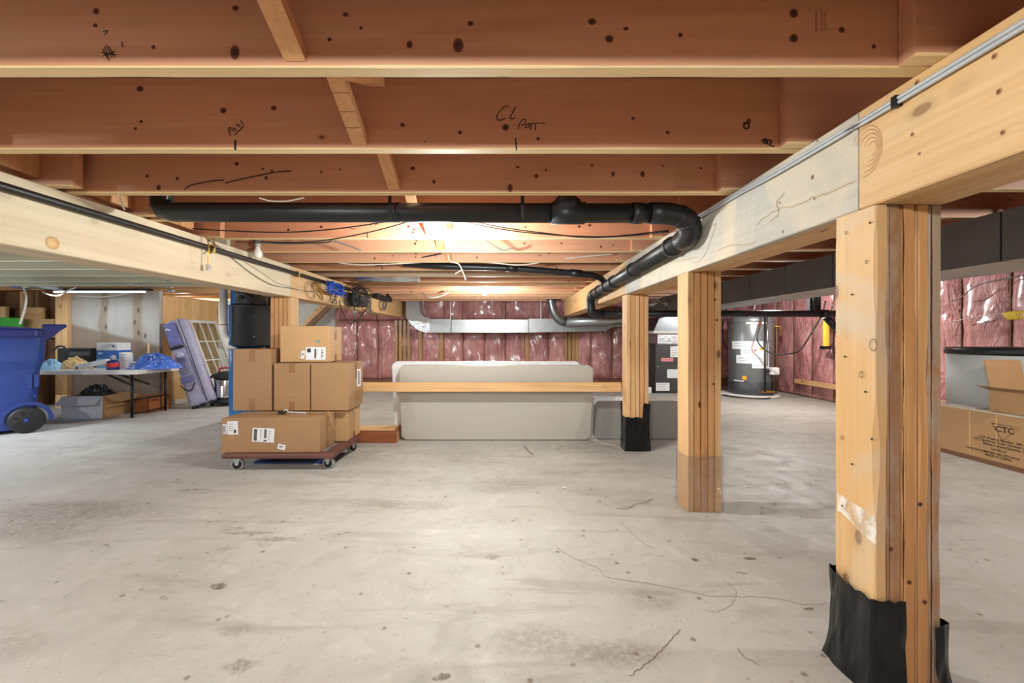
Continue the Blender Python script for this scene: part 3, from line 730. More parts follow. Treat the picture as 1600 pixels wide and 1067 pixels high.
knots(j2, Yk(2), [(370, 256, .012, .9), (411, 264, .008, .8), (425, 267, .008, .8), (416, 278, .010, 1), (502, 269, .008, .8), (531, 265, .006, 1), (645, 263, .013, .8), (678, 284, .009, 1.3), (797, 294, .014, 1.6), (809, 261, .010, .7), (838, 275, .011, 1), (853, 266, .008, .8),
                  (925, 258, .009, .8), (958, 272, .010, 1.4), (1004, 272, .012, 1.4), (1035, 259, .007, .8), (1095, 263, .008, .8), (230, 275, .010, 1), (277, 279, .010, 1), (248, 293, .012, 1.3)])
for kk in (3, 4, 5, 6, 7, 9):
    knots(joists[('mid', kk)], Yk(kk), [(CX+rnd.uniform(-1.6, .8)*F/Yk(kk), CY-(ZJ+rnd.uniform(.02, .1)-H)*F/Yk(kk), rnd.uniform(.007, .012), 1) for _ in range(9)])

# cross bridging between the joists
for k in range(-1, 8):
    ya, yb = Yk(k)+0.040, Yk(k+1)-0.002
    if k in (8,): continue
    for s_, X0 in ((0, -0.505), (1, -0.448)):
        w = 0.048
        za, zb = (ZS-0.035, ZJ+0.012) if s_ == 0 else (ZJ+0.012, ZS-0.035)
        d = 0.030
        mb = MB(); mb.prismx([(ya, za), (yb, zb), (yb, zb+d), (ya, za+d)], X0, X0+w)
        o = mb.build('bridging_brace', M['brace'])
        lab = {-1: 'near brace hanging over the top edge of the picture', 0: 'notched brace with pencil lines ending on the joist marked CL', 1: 'short brace ending on the joist with the long dark split'}
        if s_ == 0 and k in lab: tag(o, lab[k], 'brace')
        elif s_ == 1 and k == 0: tag(o, 'short counter brace crossing behind the nearest joist', 'brace')
        else: tag(o, 'diagonal wooden bridging brace between joists in the middle bay', 'brace', 'bridging braces further back')
        if s_ == 0 and k == 0:
            ln = MB()
            for f in (0.45, 0.58, 0.72, 0.85):
                yy = ya+(yb-ya)*f; zz = za+(zb-za)*f-0.0006
                ribbon(ln, [(X0+0.001, yy, zz), (X0+w-0.001, yy, zz)], 0.0016, (0, 0, 1), taper=False)
            ln.build('pencil_line', M['marker'], o)
# blocking over the beams
for k in (1, 2, 3):
    tag(MB().board((-1.93, Yk(k)+0.042, ZJ+0.03), (-1.89, Yk(k+1)-0.085, ZS-0.002), 1, 0.002).build('joist_blocking', M['brace']), 'short blocking board between joists on top of the left beam', 'blocking', 'blocking over the left beam')

# ------------------------------------------------------------------ drain pipes
def arc_pts(p0, p1, p2, n=7):
    p0, p1, p2 = map(Vector, (p0, p1, p2))
    return [p0*(1-t)**2+p1*2*t*(1-t)+p2*t*t for t in [i/n for i in range(n+1)]]
def collar(parent, c, d, r, L, name='coupling', mat=None):
    c = Vector(c); d = Vector(d).normalized()
    MB().tube([c-d*L/2, c+d*L/2], r, 20).build(name, mat or M['black_abs'], parent)
dp = thing('drain_pipe', (0, 1.97, 1.46), 'thick black drain pipe running crosswise then bending along the right beam', 'pipe')
RP = 0.046
PYp = 1.965
MB().tube([(-1.66, PYp, 1.72), (-1.66, PYp, 1.56), (-1.645, PYp, 1.536), (-1.60, PYp, 1.527), (0.70, PYp, 1.522)], RP, 24).build('pipe_run', M['black_abs'], dp)
elb = [Vector((0.68, PYp, 1.522))]+arc_pts((0.74, PYp, 1.522), (0.88, PYp, 1.515), (0.893, PYp+0.035, 1.455), 8)+arc_pts((0.895, PYp+0.04, 1.45), (0.897, PYp+0.06, 1.415), (0.897, PYp+0.14, 1.425), 5)
MB().tube(elb, RP*1.12, 24).build('elbow', M['black_abs'], dp)
collar(dp, elb[4], elb[5]-elb[4], RP*1.17, 0.012); collar(dp, elb[7], elb[8]-elb[7], RP*1.17, 0.010)
RX = 0.897
MB().tube([(RX, PYp+0.12, 1.425), (RX, 4.28, 1.372)], RP, 24).build('pipe_run', M['black_abs'], dp)
for yy in (2.24, 2.92, 3.45, 3.70, 4.0, 4.22): collar(dp, (RX, yy, 1.425-0.0247*(yy-2.1)), (0, 1, -.0247), RP*1.16, 0.07 if yy > 3.3 else 0.035)
# tee with raised branch on the crosswise run
tx = 0.29
collar(dp, (tx, PYp, 1.523), (1, 0, 0), RP*1.15, 0.16, 'tee')
MB().tube([(tx-0.05, PYp, 1.535), (tx-0.01, PYp-0.02, 1.565), (tx+0.01, PYp-0.03, 1.60)], [RP, RP*1.15, RP*1.2], 20).build('tee_branch', M['black_abs'], dp)
collar(dp, (-0.52+0.0, PYp, 1.526), (1, 0, 0), RP*1.03, 0.02, 'hanger_strap', M['black_metal'])
collar(dp, (0.62, PYp, 1.522), (1, 0, 0), RP*1.10, 0.05)
for xx in (-0.55, 0.07):
    MB().box(xx-0.008, xx+0.008, PYp-0.051, PYp-0.049, 1.48, ZS-0.01).build('hanger_strap', M['black_metal'], dp)
# drop at the far end, then the horizontal run through the right bay
MB().tube([(RX, 4.26, 1.373)]+arc_pts((RX, 4.30, 1.372), (RX+0.0, 4.40, 1.370), (RX, 4.42, 1.30), 6)+arc_pts((RX, 4.42, 1.24), (RX, 4.42, 1.178), (RX+0.07, 4.42, 1.178), 6)+[(RX+0.12, 4.42, 1.178)], RP*1.05, 20).build('elbow', M['black_abs'], dp)
cr = thing('crosswise_pipe', (2.3, 4.42, 1.178), 'black pipe crossing level through the right bay in front of water heater', 'pipe')
MB().tube([(1.0, 4.42, 1.178), (3.60, 4.42, 1.178)], 0.036, 20).build('pipe_run', M['black_abs'], cr)
for xx in (1.22, 3.42): collar(cr, (xx, 4.42, 1.178), (1, 0, 0), 0.043, 0.08)
MB().tube([(3.47, 4.47, 1.15), (3.62, 4.47, 0.98)], 0.035, 16).build('branch', M['black_abs'], cr)
MB().tube([(3.40, 4.5, 1.20), (3.40, 4.5, 1.53)], 0.036, 16).build('riser', M['black_abs'], cr)
# slimmer branch pipe
bpth = [P(630, 411, 3.62), P(700, 416, 3.62), P(800, 419, 3.62), P(900, 427, 3.62), P(925, 430, 3.63), P(938, 434, 3.66), P(944, 440, 3.74)]
t = thing('branch_pipe', bpth[3], 'slimmer black pipe joining the beam-side drain pipe from the left', 'pipe')
MB().tube(bpth, 0.028, 16).build('pipe_run', M['black_abs'], t)
for q, w_ in ((2, .10), (3, .10)): collar(t, bpth[q], bpth[q+1]-bpth[q], 0.034, w_)
# iron pipe along left beam
ip = thing('iron_pipe', (-1.835, 1, 1.47), 'thin black iron gas pipe strapped along the left beam', 'pipe')
MB().tube([(-1.848, -2.4, 1.478), (-1.848, 6.2, 1.482)], 0.0165, 14).build('pipe_run', M['iron'], ip)
for yy in (2.56, 3.60):
    MB().box(-1.869, -1.829, yy-0.006, yy+0.006, 1.455, 1.505).build('pipe_clip', M['brass'], ip)
st = thing('wire_strap', (-1.85, 2.50, 1.40), 'brass coloured wire strap dangling from the iron pipe', 'strap')
MB().tube(spline([(-1.84, 2.50, 1.54), (-1.826, 2.50, 1.50), (-1.822, 2.50, 1.46), (-1.828, 2.50, 1.40), (-1.826, 2.50, 1.36)], 5), 0.0028, 6).build('wire', M['brass'], st)
MB().tube(spline([(-1.84, 2.56, 1.54), (-1.822, 2.55, 1.49), (-1.826, 2.53, 1.45), (-1.83, 2.51, 1.44)], 5), 0.005, 6).build('strap_loop', M['brass'], st)
MB().box(-1.835, -1.822, 2.49, 2.515, 1.335, 1.37).build('tag', M['chrome'], st)
# armoured cable on the right beam
ac = thing('armoured_cable', (BR-.01, 1, 1.5), 'thin grey metal conduit clipped along the upper right beam', 'conduit')
pts = [(BR-0.009, -2.4, 1.497), (BR-0.009, 0.75, 1.497), (BR-0.009, 1.15, 1.499), (BR-0.010, 1.45, 1.502), (BR-.009, 1.7, 1.512), (BR-.009, 2.05, 1.515)]
MB().tube(spline(pts, 6), 0.0052, 8).build('cable', M['pvc_grey'], ac)
MB().tube(spline([(a-0.001, b, c+0.010) for a, b, c in pts], 6), 0.0052, 8).build('cable', M['pvc_grey'], ac)
MB().box(BR-0.017, BR, 0.99, 1.003, 1.488, 1.515).build('clip', M['black_metal'], ac)

# ------------------------------------------------------------------ bulbs and tube
def lamp(x, y, z, watts, colr, label, on=True):
    t = thing('hanging_bulb', (x, y, z), label, 'bulb', None)
    prof = [(0.0005, -0.052), (0.014, -0.050), (0.024, -0.040), (0.029, -0.024), (0.028, -0.008), (0.020, 0.012), (0.013, 0.028), (0.012, 0.036)]
    b = MB().lathe(prof, (x, y, z), 20).build('bulb_glass', M['bulb_on'] if on else M['glass_bulb'], t)
    MB().lathe([(0.012, 0.030), (0.019, 0.034), (0.021, 0.06), (0.016, 0.075), (0.021, 0.09), (0.006, 0.092)], (x, y, z), 18).build('lamp_socket', M['socket'], t)
    MB().tube([(x, y, z+0.088), (x, y, ZS-0.001)], 0.004, 8).build('cord', M['cable_white'], t)
    if on:
        li = bpy.data.lights.new('bulb_light', 'POINT'); li.energy = watts; li.color = colr; li.shadow_soft_size = 0.04
        lo = bpy.data.objects.new('bulb_light', li); COL.objects.link(lo); lo.parent = t; lo.location = (0, 0, -0.095)
    return t
for b in BULBS: lamp(*b)
uo = lamp(-1.80, 2.95, 1.545, 0, WARM, 'unlit white globe bulb beside the left beam', on=False)
tb = thing('fluorescent_fixture', (TUBE[0], TUBE[1], 1.50), 'slim lit fluorescent tube under the pale left joists', 'light')
MB().box(-5.85, -4.55, 5.18, 5.26, 1.515, 1.541).build('housing', M['black_metal'], tb)
MB().tube([(-5.78, 5.22, 1.500), (-4.62, 5.22, 1.500)], 0.012, 12).build('tube', M['tube_on'], tb)
for nm_, loc, wts in (('tube_light', (-5.2, 5.0, 1.46), 4), ):
    li = bpy.data.lights.new(nm_, 'AREA'); li.shape = 'RECTANGLE'; li.size = 1.1; li.size_y = 0.05; li.energy = wts; li.color = COOL
    lo = bpy.data.objects.new(nm_, li); COL.objects.link(lo); lo.parent = tb; lo.location = Vector(loc)-tb.location
t2 = thing('fluorescent_fixture', (-5.6, 2.4, 1.50), 'fluorescent batten over the floor left of the blue bin', 'light')
MB().box(-6.2, -5.0, 2.36, 2.44, 1.515, 1.541).build('housing', M['white'], t2)
MB().tube([(-6.15, 2.4, 1.500), (-5.05, 2.4, 1.500)], 0.012, 12).build('tube', M['tube_on'], t2)
li = bpy.data.lights.new('tube_light', 'AREA'); li.shape = 'RECTANGLE'; li.size = 1.1; li.size_y = 0.05; li.energy = 85; li.color = COOL
lo = bpy.data.objects.new('tube_light', li); COL.objects.link(lo); lo.parent = t2; lo.location = (0, 0, -0.02)
lamp(-5.3, 6.7, 1.46, 30, WARM, 'bulb lighting the space beyond the knotty panel wall')

# ------------------------------------------------------------------ sheet-metal ducts
YD = 7.15
def Z(py, Y=YD): return H+(CY-py)*Y/F
def Xp(px, Y=YD): return (px-CX)*Y/F
dk = thing('metal_duct', (Xp(800), YD, Z(518)), 'long galvanised metal duct hanging across the far insulated wall', 'duct')
outer = [(Xp(634), Z(469)), (Xp(634), Z(494)), (Xp(640), Z(505)), (Xp(650), Z(514)), (Xp(663), Z(519)), (Xp(672), Z(519.5))]
inner = [(Xp(672), Z(497)), (Xp(664), Z(496)), (Xp(659), Z(492)), (Xp(656), Z(486)), (Xp(655), Z(469))]
MB().prism(outer+inner, YD, YD+0.32).build('duct_elbow', M['steel'], dk)
for a, b, tl in ((672, 704, 498.5), (705.5, 825, 499.5), (827, 946, 498)):
    MB().prism([(Xp(a), Z(519.5)), (Xp(b), Z(519.5 if b < 900 else 517)), (Xp(b), Z(tl)), (Xp(a), Z(tl))], YD+0.002, YD+0.32).build('duct_section', M['steel'], dk)
MB().prism([(Xp(947), Z(516)), (Xp(958), Z(511)), (Xp(985), Z(509)), (Xp(985), Z(498)), (Xp(947), Z(498))], YD+0.004, YD+0.32).build('duct_section', M['steel'], dk)
MB().prism([(Xp(640), Z(503)), (Xp(650), Z(514)), (Xp(663), Z(519.3)), (Xp(671), Z(519.3)), (Xp(671), Z(498.5)), (Xp(640), Z(498.5))], YD-0.003, YD).build('foil_tape', M['foil'], dk)
for a in (704.5, 826, 946.5): MB().box(Xp(a)-0.006, Xp(a)+0.006, YD-0.012, YD+0.30, Z(520), Z(498)).build('drive_cleat', M['chrome'], dk)
for a in (704, 845): MB().box(Xp(a)-0.008, Xp(a)+0.008, YD-0.016, YD-0.013, Z(503), ZS-0.001).build('hanger_strap', M['steel'], dk)
fp = thing('flue_pipe', P(868, 500, 6.8), 'round galvanised pipe with ribbed elbow in front of duct', 'duct')
e = arc_pts(P(861, 462, 6.8), P(862, 500, 6.8), P(884, 503, 6.8), 9)
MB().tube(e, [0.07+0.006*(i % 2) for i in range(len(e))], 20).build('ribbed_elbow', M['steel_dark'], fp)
MB().tube([P(882, 503, 6.8), P(1000, 499, 6.8)], 0.068, 20).build('pipe_run', M['steel'], fp)
# dark trunk duct in the right bay
dt = thing('trunk_duct', (2.44, 3.5, 1.27), 'long dark grey rectangular duct under the right bay joists', 'duct')
y0_, n_ = 0.90, 0
dx0, dx1, dz0, dz1 = 2.24, 2.66, 1.268, 1.50
while y0_ < 6.9:
    ye = min(y0_+0.48, 6.95)
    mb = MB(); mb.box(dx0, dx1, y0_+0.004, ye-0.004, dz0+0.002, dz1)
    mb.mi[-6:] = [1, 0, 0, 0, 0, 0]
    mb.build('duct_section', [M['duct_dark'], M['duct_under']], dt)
    mb = MB(); mb.box(dx0+0.006, dx1-0.006, ye-0.006, ye+0.006, dz0+0.008, dz1-0.006); mb.build('seam', M['black_metal'], dt)
    y0_ = ye
for yy in (1.9, 3.6, 5.4):
    for xx in (dx1+0.002,): MB().box(xx, xx+0.010, yy, yy+0.02, 1.3, ZS-0.002).build('hanger_strap', M['steel'], dt)

# ------------------------------------------------------------------ furnace
fx0, fx1, fy0, fy1 = 2.42, 3.0, 6.72, 7.35
fu = thing('furnace', ((fx0+fx1)/2, (fy0+fy1)/2, 0), 'charcoal furnace cabinet with white labels seen between two posts', 'furnace')
MB().rbox(fx0, fx1, fy0, fy1, 0, 0.81, 0.012).build('cabinet', M['furnace'], fu)
MB().rbox(fx0+0.01, fx1-0.01, fy0-0.012, fy0-0.001, 0.48, 0.795, 0.004).build('upper_door', M['furnace'], fu)
MB().rbox(fx0+0.01, fx1-0.01, fy0-0.012, fy0-0.001, 0.04, 0.47, 0.004).build('lower_door', M['furnace'], fu)
def lab(parent, x0, x1, z0, z1, y, mat, lines=4, name='label', ink='ink'):
    mb = MB(); mb.box(x0, x1, y-0.002, y, z0, z1, 0)
    for i in range(lines):
        zz = z1-(z1-z0)*(i+0.7)/(lines+0.4); w = (x1-x0)*rnd.uniform(0.5, 0.82)
        mb.box(x0+(x1-x0)*0.09, x0+(x1-x0)*0.09+w, y-0.003, y-0.0021, zz, zz+(z1-z0)*0.035, 1)
    return mb.build(name, [mat, M[ink]], parent)
yl = fy0-0.012
lab(fu, Xp(1047.5, yl), Xp(1062, yl), Z(558, yl), Z(541, yl), yl, M['paper'], 6)
lab(fu, Xp(1033, yl), Xp(1052, yl), Z(564.5, yl), Z(559, yl), yl, M['pink_label'], 1)
lab(fu, Xp(1042.5, yl), Xp(1062, yl), Z(590.5, yl), Z(577, yl), yl, M['paper'], 3)
lab(fu, Xp(1025, yl), Xp(1046, yl), Z(610.5, yl), Z(598, yl), yl, M['paper'], 3)
MB().lathe([(0.0005, 0), (0.012, 0), (0.012, 0.012), (0.0005, 0.012)], (Xp(1027.5, yl), yl-0.013, Z(573, yl)), 14, 'y').build('knob', M['chrome'], fu)
pn = thing('furnace_plenum', (2.7, 7.0, 0.81), 'shiny sheet metal plenum standing on top of the furnace', 'duct')
MB().prism([(fx0+0.06, 0.811), (fx1-0.02, 0.811), (fx1-0.02, 1.00), (fx0+0.06, 1.00)], fy0+0.05, fy1-0.03).build('lower_box', M['foil'], pn)
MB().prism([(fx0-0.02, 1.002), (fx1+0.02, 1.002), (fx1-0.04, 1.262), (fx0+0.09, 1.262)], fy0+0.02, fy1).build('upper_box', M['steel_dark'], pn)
MB().box(fx0-0.03, fx1+0.03, fy0-0.01, fy1+0.01, 0.985, 1.025).build('flange', M['plate_white'], pn)
cb = thing('condensate_pump', (2.32, 6.6, 0), 'black hoses and small pump standing beside the furnace', 'pump')
MB().rbox(2.22, 2.36, 6.70, 6.86, 0.0, 0.10, 0.01).build('pump_body', M['white'], cb)
for i in range(3):
    MB().tube(spline([(2.27+0.03*i, 6.78, 0.09), (2.33, 6.72+0.02*i, 0.3), (2.27+0.03*i, 6.70, 0.5), (2.34-0.02*i, 6.74, 0.68), (2.30, 6.8, 0.95)], 6), 0.013, 8).build('hose', M['cable_black'], cb)
MB().box(2.23, 2.27, 6.66, 6.68, 0.58, 0.72).build('notice', M['paper'], cb)
# hanging torn plastic over the duct area
def rag(u, v): return P(1012+u*34, 476-10*v*(0.3+math.sin(u*5)**2)+3*math.sin(u*9), 5.7+0.05*math.sin(v*7+u*9))
tag(MB().grid(rag, 14, 6).build('torn_plastic', clear_plastic('torn_film', (.95, .95, .95, 1), 0.55, 0.3), solid=0.001), 'scrap of torn film hanging above the furnace', 'plastic')

# ------------------------------------------------------------------ water heater
hx, hy, hr = 3.86, 6.5, 0.315
wh = thing('water_heater', (hx, hy, 0), 'tall grey cylindrical water heater by the insulated right wall', 'water heater')
HB = 0.04
MB().lathe([(hr-0.01, HB), (hr, HB+0.01), (hr, 1.21), (hr-0.012, 1.235), (hr*0.6, 1.25), (0.001, 1.255)], (hx, hy, 0), 48).build('tank', M['heater_grey'], wh)
MB().lathe([(hr+0.004, 0.045), (hr+0.006, 0.05), (hr+0.006, 0.235), (hr+0.002, 0.24)], (hx, hy, 0), 48).build('base_skirt', M['heater_dark'], wh)
MB().lathe([(hr+0.006, 1.155), (hr+0.008, 1.16), (hr+0.008, 1.205), (hr+0.004, 1.21)], (hx, hy, 0), 48).build('top_band', M['heater_grey'], wh)
def curved(parent, px0, px1, py0, py1, mat, name='label', off=0.003):
    # sticker bent round the tank; place given as picture columns/rows seen from the front
    a = []
    for px in (px0, px1):
        X = (px-CX)*(hy-hr*0.9)/F; s_ = max(-0.98, min(0.98, (X-hx+0.045)/hr)); a.append(math.asin(s_))
    z0, z1 = z_at(py1, hy-hr*0.8), z_at(py0, hy-hr*0.8)
    th0 = math.atan2(hx, hy)
    def fn(u, v):
        an = a[0]+(a[1]-a[0])*u - th0*0.8
        return (hx+math.sin(an)*(hr+off), hy-math.cos(an)*(hr+off), z0+(z1-z0)*v)
    return MB().grid(fn, 10, 1).build(name, mat, parent)
curved(wh, 1176, 1204, 501, 506, M['paper'])
curved(wh, 1158, 1199, 533, 545.5, M['paper']); curved(wh, 1169, 1204, 543, 558, M['paper'], off=0.0045); curved(wh, 1163.5, 1202, 555, 568, M['paper'], off=0.006)
curved(wh, 1184, 1207, 556, 575, M['paper'], off=0.0075); curved(wh, 1200, 1207, 536, 556, M['paper'], off=0.003)
curved(wh, 1192, 1197, 502.5, 505, M['red'], 'emblem', 0.006); curved(wh, 1191.5, 1197.5, 506.5, 509, M['red'], 'emblem', 0.006)
curved(wh, 1160, 1173, 595, 601, M['paper'], 'plate')
curved(wh, 1187, 1190, 546, 548, M['red'], 'mark', 0.012); curved(wh, 1194, 1199, 543, 546, M['orange'], 'mark', 0.012)
an = -0.52+0.5
sx_ = hx-0.045+(((1174.3-CX)*(hy-hr*0.9)/F)-hx+0.045); 
for i_, (a_, b_) in enumerate([(1161, 536), (1161, 540), (1172, 547), (1172, 551), (1167, 559), (1167, 563), (1187, 560), (1187, 565), (1187, 570)]):
    curved(wh, a_, a_+11, b_, b_+0.7, M['pvc_grey'], 'print_line', 0.009)
def disc_fn(u, v):
    a_ = 2*math.pi*u; q = 0.034*v; X = hx-0.045-0.066+q*math.cos(a_)*0.0
    an_ = -0.42+q*math.cos(a_)/hr; return (hx+math.sin(an_-0.38+0.0)*(hr+0.007), hy-math.cos(an_-0.38)*(hr+0.007), 0.30+q*math.sin(a_))
MB().grid(disc_fn, 20, 2).build('sticker', M['orange'], wh)
px_, py_ = hx+0.06, hy-hr-0.03
MB().rbox(px_+0.02, px_+0.14, py_-0.045, py_+0.03, 0.36, 0.47, 0.01).build('gas_valve', M['white'], wh)
MB().tube([(px_-0.05, py_, 1.26), (px_-0.05, py_, 0.42), (px_-0.05, py_-0.005, 0.10)], 0.012, 10).build('gas_line', M['black_metal'], wh)
MB().tube([(px_-0.015, py_, 1.26), (px_-0.015, py_, 0.50)], 0.011, 10).build('gas_line', M['chrome'], wh)
MB().tube([(px_-0.05, py_, 0.415), (px_+0.05, py_, 0.415)], 0.012, 8).build('gas_line', M['black_metal'], wh)
MB().tube([(px_+0.06, py_, 0.36), (px_+0.06, py_, 0.12)], 0.012, 8).build('gas_line', M['black_metal'], wh)
MB().box(px_-0.09, px_+0.11, py_+0.01, py_+0.03, 0.085, 0.115).build('burner_window', M['brass'], wh)
MB().tube([(hx+hr+0.03, hy-0.1, 1.25), (hx+hr+0.03, hy-0.1, 0.15)], 0.014, 8).build('relief_pipe', M['dark_stud'], wh)
MB().tube([(hx+hr-0.03, hy-0.12, 1.09), (hx+hr+0.06, hy-0.14, 1.09), (hx+hr+0.065, hy-0.14, 1.0)], 0.016, 8).build('relief_valve', M['brass'], wh)
tag(MB().lathe([(0.001, 0.002), (0.43, 0.002), (0.44, 0.03), (0.42, 0.038), (0.001, 0.038)], (hx-0.05, hy, 0), 40).build('drip_pan', M['plate_white']), 'white round pan on the floor beneath the water heater', 'pan')
tag(MB().tube(spline([(hx-.5, hy-.1, 0.02), (hx-.35, hy-.35, 0.02), (hx-0.1, hy-.47, 0.02), (hx+.02, hy-.46, 0.03)], 6), 0.009, 8).build('drain_hose', M['cable_black']), 'thin dark hose curled round the water heater pan', 'hose')
# cables near the heater
cable('sagging_cable', [P(1193, 458, 5.815), P(1193, 488, 6.0), P(1187, 512, 6.0), P(1183, 530, 6.0), P(1192, 544, 6.0), P(1207, 552, 5.9), P(1230, 553, 5.8), P(1250, 547, 5.8), P(1268, 520, 5.7), P(1284, 492, 5.7), P(1290, 470, 5.7)], 0.010, M['cable_black'], 'black cable sagging in a loop between heater and yellow level')
cable('sagging_cable', [P(1138, 467, 6.63), P(1135, 480, 6.9), P(1129, 510, 6.9), P(1131, 535, 6.9), P(1141, 548, 6.9), P(1150, 545, 6.9)], 0.010, M['cable_black'], 'looped black cable left of the water heater', group=None)
cable('sagging_cable', [P(1141, 467, 6.63), P(1135, 480, 7.0), P(1137, 505, 7.0), P(1139, 522, 7.0), P(1146, 530, 7.0)], 0.010, M['cable_black'], 'inner black cable loop left of the water heater')
cable('sagging_cable', [P(1181, 470, 4.7), P(1177, 485, 4.5), P(1172, 494, 4.40), P(1166, 497, 4.38)], 0.006, M['cable_white'], 'short pale cable hanging over the level black pipe')
yt = thing('yellow_level', PX(1286, 547, 4.40), 'yellow strip hanging with black end on right wall', 'tool')
MB().box(4.42, 4.46, 5.68, 5.74, 0.80, 1.23).build('strip', M['yellow'], yt)
MB().rbox(4.40, 4.48, 5.66, 5.78, 0.755, 0.80, 0.01).build('end_cap', M['black_metal'], yt)
MB().box(4.455, 4.49, 5.68, 5.74, 1.23, 1.30).build('hook', M['pvc_grey'], yt)
# yellow coiled rope far right and the wires that hold it
yr = thing('rope_coil', PX(1592, 492, 4.40), 'bunch of bright yellow rope hanging at the right edge', 'rope')
mb = MB()
for i in range(16):
    c = PX(1592, 490, 4.42); a = rnd.uniform(-.07, .07)
    mb.tube(spline([c+Vector((0, a, .02)), c+Vector((-.02, a+.03, -.0)), c+Vector((-.01, a+rnd.uniform(-.02, .05), -.05))], 4), 0.006, 6)
mb.build('rope', M['yellow'], yr)
cable('wall_wire', [PX(1485, 503, 4.46), PX(1525, 495, 4.46), PX(1560, 490, 4.46), PX(1600, 486, 4.46)], 0.004, M['cable_white'], 'thin pale wire stretched across insulation to the yellow rope', 'wire')
cable('wall_wire', [PX(1487, 470, 4.46), PX(1500, 466, 4.46), PX(1530, 445, 4.46), PX(1600, 430, 4.46)], 0.006, M['cable_grey'], 'grey cable clipped high across the right wall insulation', 'wire')
MB_ = MB().box(3.36-0.0, 3.40, 4.55, 4.60, 1.16, 1.53)
tag(MB_.build('hanger_rod', M['chrome']), 'bright metal strip beside the black riser pipe', 'strip')

# ------------------------------------------------------------------ grey tank and boxes on the right
tx_, ty_, tr_ = 4.11, 3.30, 0.40
tk = thing('storage_tank', (tx_, ty_, 0), 'wide pale grey round tank with black rim at right edge', 'tank')
MB().lathe([(tr_-0.01, 0), (tr_-0.003, 0.01), (tr_-0.003, 0.79), (tr_-0.003, 0.80), (0.001, 0.80)], (tx_, ty_, 0), 64).build('body', M['tank_grey'], tk)
MB().lathe([(tr_+0.004, 0.785), (tr_+0.010, 0.79), (tr_+0.010, 0.835), (tr_, 0.842), (0.001, 0.85)], (tx_, ty_, 0), 64).build('lid', M['black_abs'], tk)

def carton(name, M4, sx, sy, sz, label, mat='card', group=None, tape_side='x', seam=True):
    # closed carton in its own frame: x to the right, y away; M4 puts it in the room
    t = bpy.data.objects.new(name, None); COL.objects.link(t); t.empty_display_size = 0.05
    t.matrix_basis = M4; l_, r_, s_ = M4.decompose(); t.location = l_; t.rotation_euler = r_.to_euler(); tag(t, label, 'box', group)
    W = wm(t)
    MB(W).rbox(0, sx, 0, sy, 0.0015, sz-0.0015, 0.004, 2).build('carton_body', M[mat], t)
    mb = MB(W)
    if tape_side == 'x':      # seam runs left-right across the top, folds over the right side
        mb.box(0.003, sx-0.003, sy/2-0.024, sy/2+0.024, sz-0.0012, sz-0.0003)
        mb.box(sx-0.0002, sx+0.0006, sy/2-0.024, sy/2+0.024, sz*0.62, sz-0.002)
        mb.box(sx-0.0002, sx+0.0006, sy/2-0.024, sy/2+0.024, 0.002, sz*0.2)
    else:
        mb.box(sx/2-0.024, sx/2+0.024, 0.003, sy-0.003, sz-0.0012, sz-0.0003)
        mb.box(sx/2-0.024, sx/2+0.024, -0.0006, 0.0002, sz*0.80, sz-0.002)
        mb.build('packing_tape', M['tape'], t); mb = MB(W)
        mb.box(sx/2-0.022, sx/2+0.022, -0.0006, 0.0002, 0.002, sz*0.2)
    mb.build('packing_tape', M['tape'], t)
    mb = MB(W)
    if seam:
        if tape_side == 'x': mb.box(sx-0.0002, sx+0.0004, sy/2-0.001, sy/2+0.001, 0.004, sz-0.004); 
        mb.box(0.004, sx-0.004, sy/2-0.001, sy/2+0.001, sz-0.0015, sz-0.0002)
        mb.build('flap_seam', M['ink_brown'], t)
    return t
def TR(x, y, z, deg=0): return Matrix.Translation((x, y, z)) @ Matrix.Rotation(R(deg), 4, 'Z')
def ship_label(parent, x, z, w, h, style=0, deg=0, y=-0.0015, side=False):
    W = wm(parent)
    L = W @ Matrix.Translation((x, y, z)) @ Matrix.Rotation(R(deg), 4, 'Y') if not side else W @ Matrix.Translation((x, y, z)) @ Matrix.Rotation(R(90), 4, 'Z')
    mb = MB(L); mb.box(0, w, -0.0008, 0, 0, h, 0)
    def bar(a, b, c, d): mb.box(a*w, b*w, -0.0014, -0.0009, c*h, d*h, 1)
    if style == 0:
        for k in range(12): bar(.07+.012*k, .07+.012*k+.007, .08, .92)
        for k in range(10): bar(.54+.011*k, .54+.011*k+.006, .28, .93)
        bar(.52, .66, .06, .16); bar(.38, .40, .25, .9); bar(.30, .33, .06, .12)
        for k in range(5): bar(.72, .72+.2*rnd.random()+.02, .2+.14*k, .23+.14*k)
    elif style == 1:
        for k in range(8):
            if k % 2 == 0: bar(.12, .12+.4*rnd.random()+.15, .30+.08*k, .33+.08*k)
        bar(.60, .82, .12, .36)
    elif style == 2:
        bar(.2, .75, .55, .68); bar(.2, .5, .33, .45)
    elif style == 3:
        bar(.07, .26, .58, .9)
        for k in range(9): bar(.44+.010*k, .44+.010*k+.006, .12, .88)
        bar(.56, .58, .4, .8)
        for k in range(14): bar(.78, .78+.14*(0.6+.4*math.sin(k*5)), .12+.05*k, .15+.05*k)
    elif style == 4:
        for k in range(7): bar(.2+.03*k, .22+.03*k, .1, .85)
        bar(.6, .7, .15, .9)
    return mb.build('shipping_label', [M['paper'], M['ink']], parent)

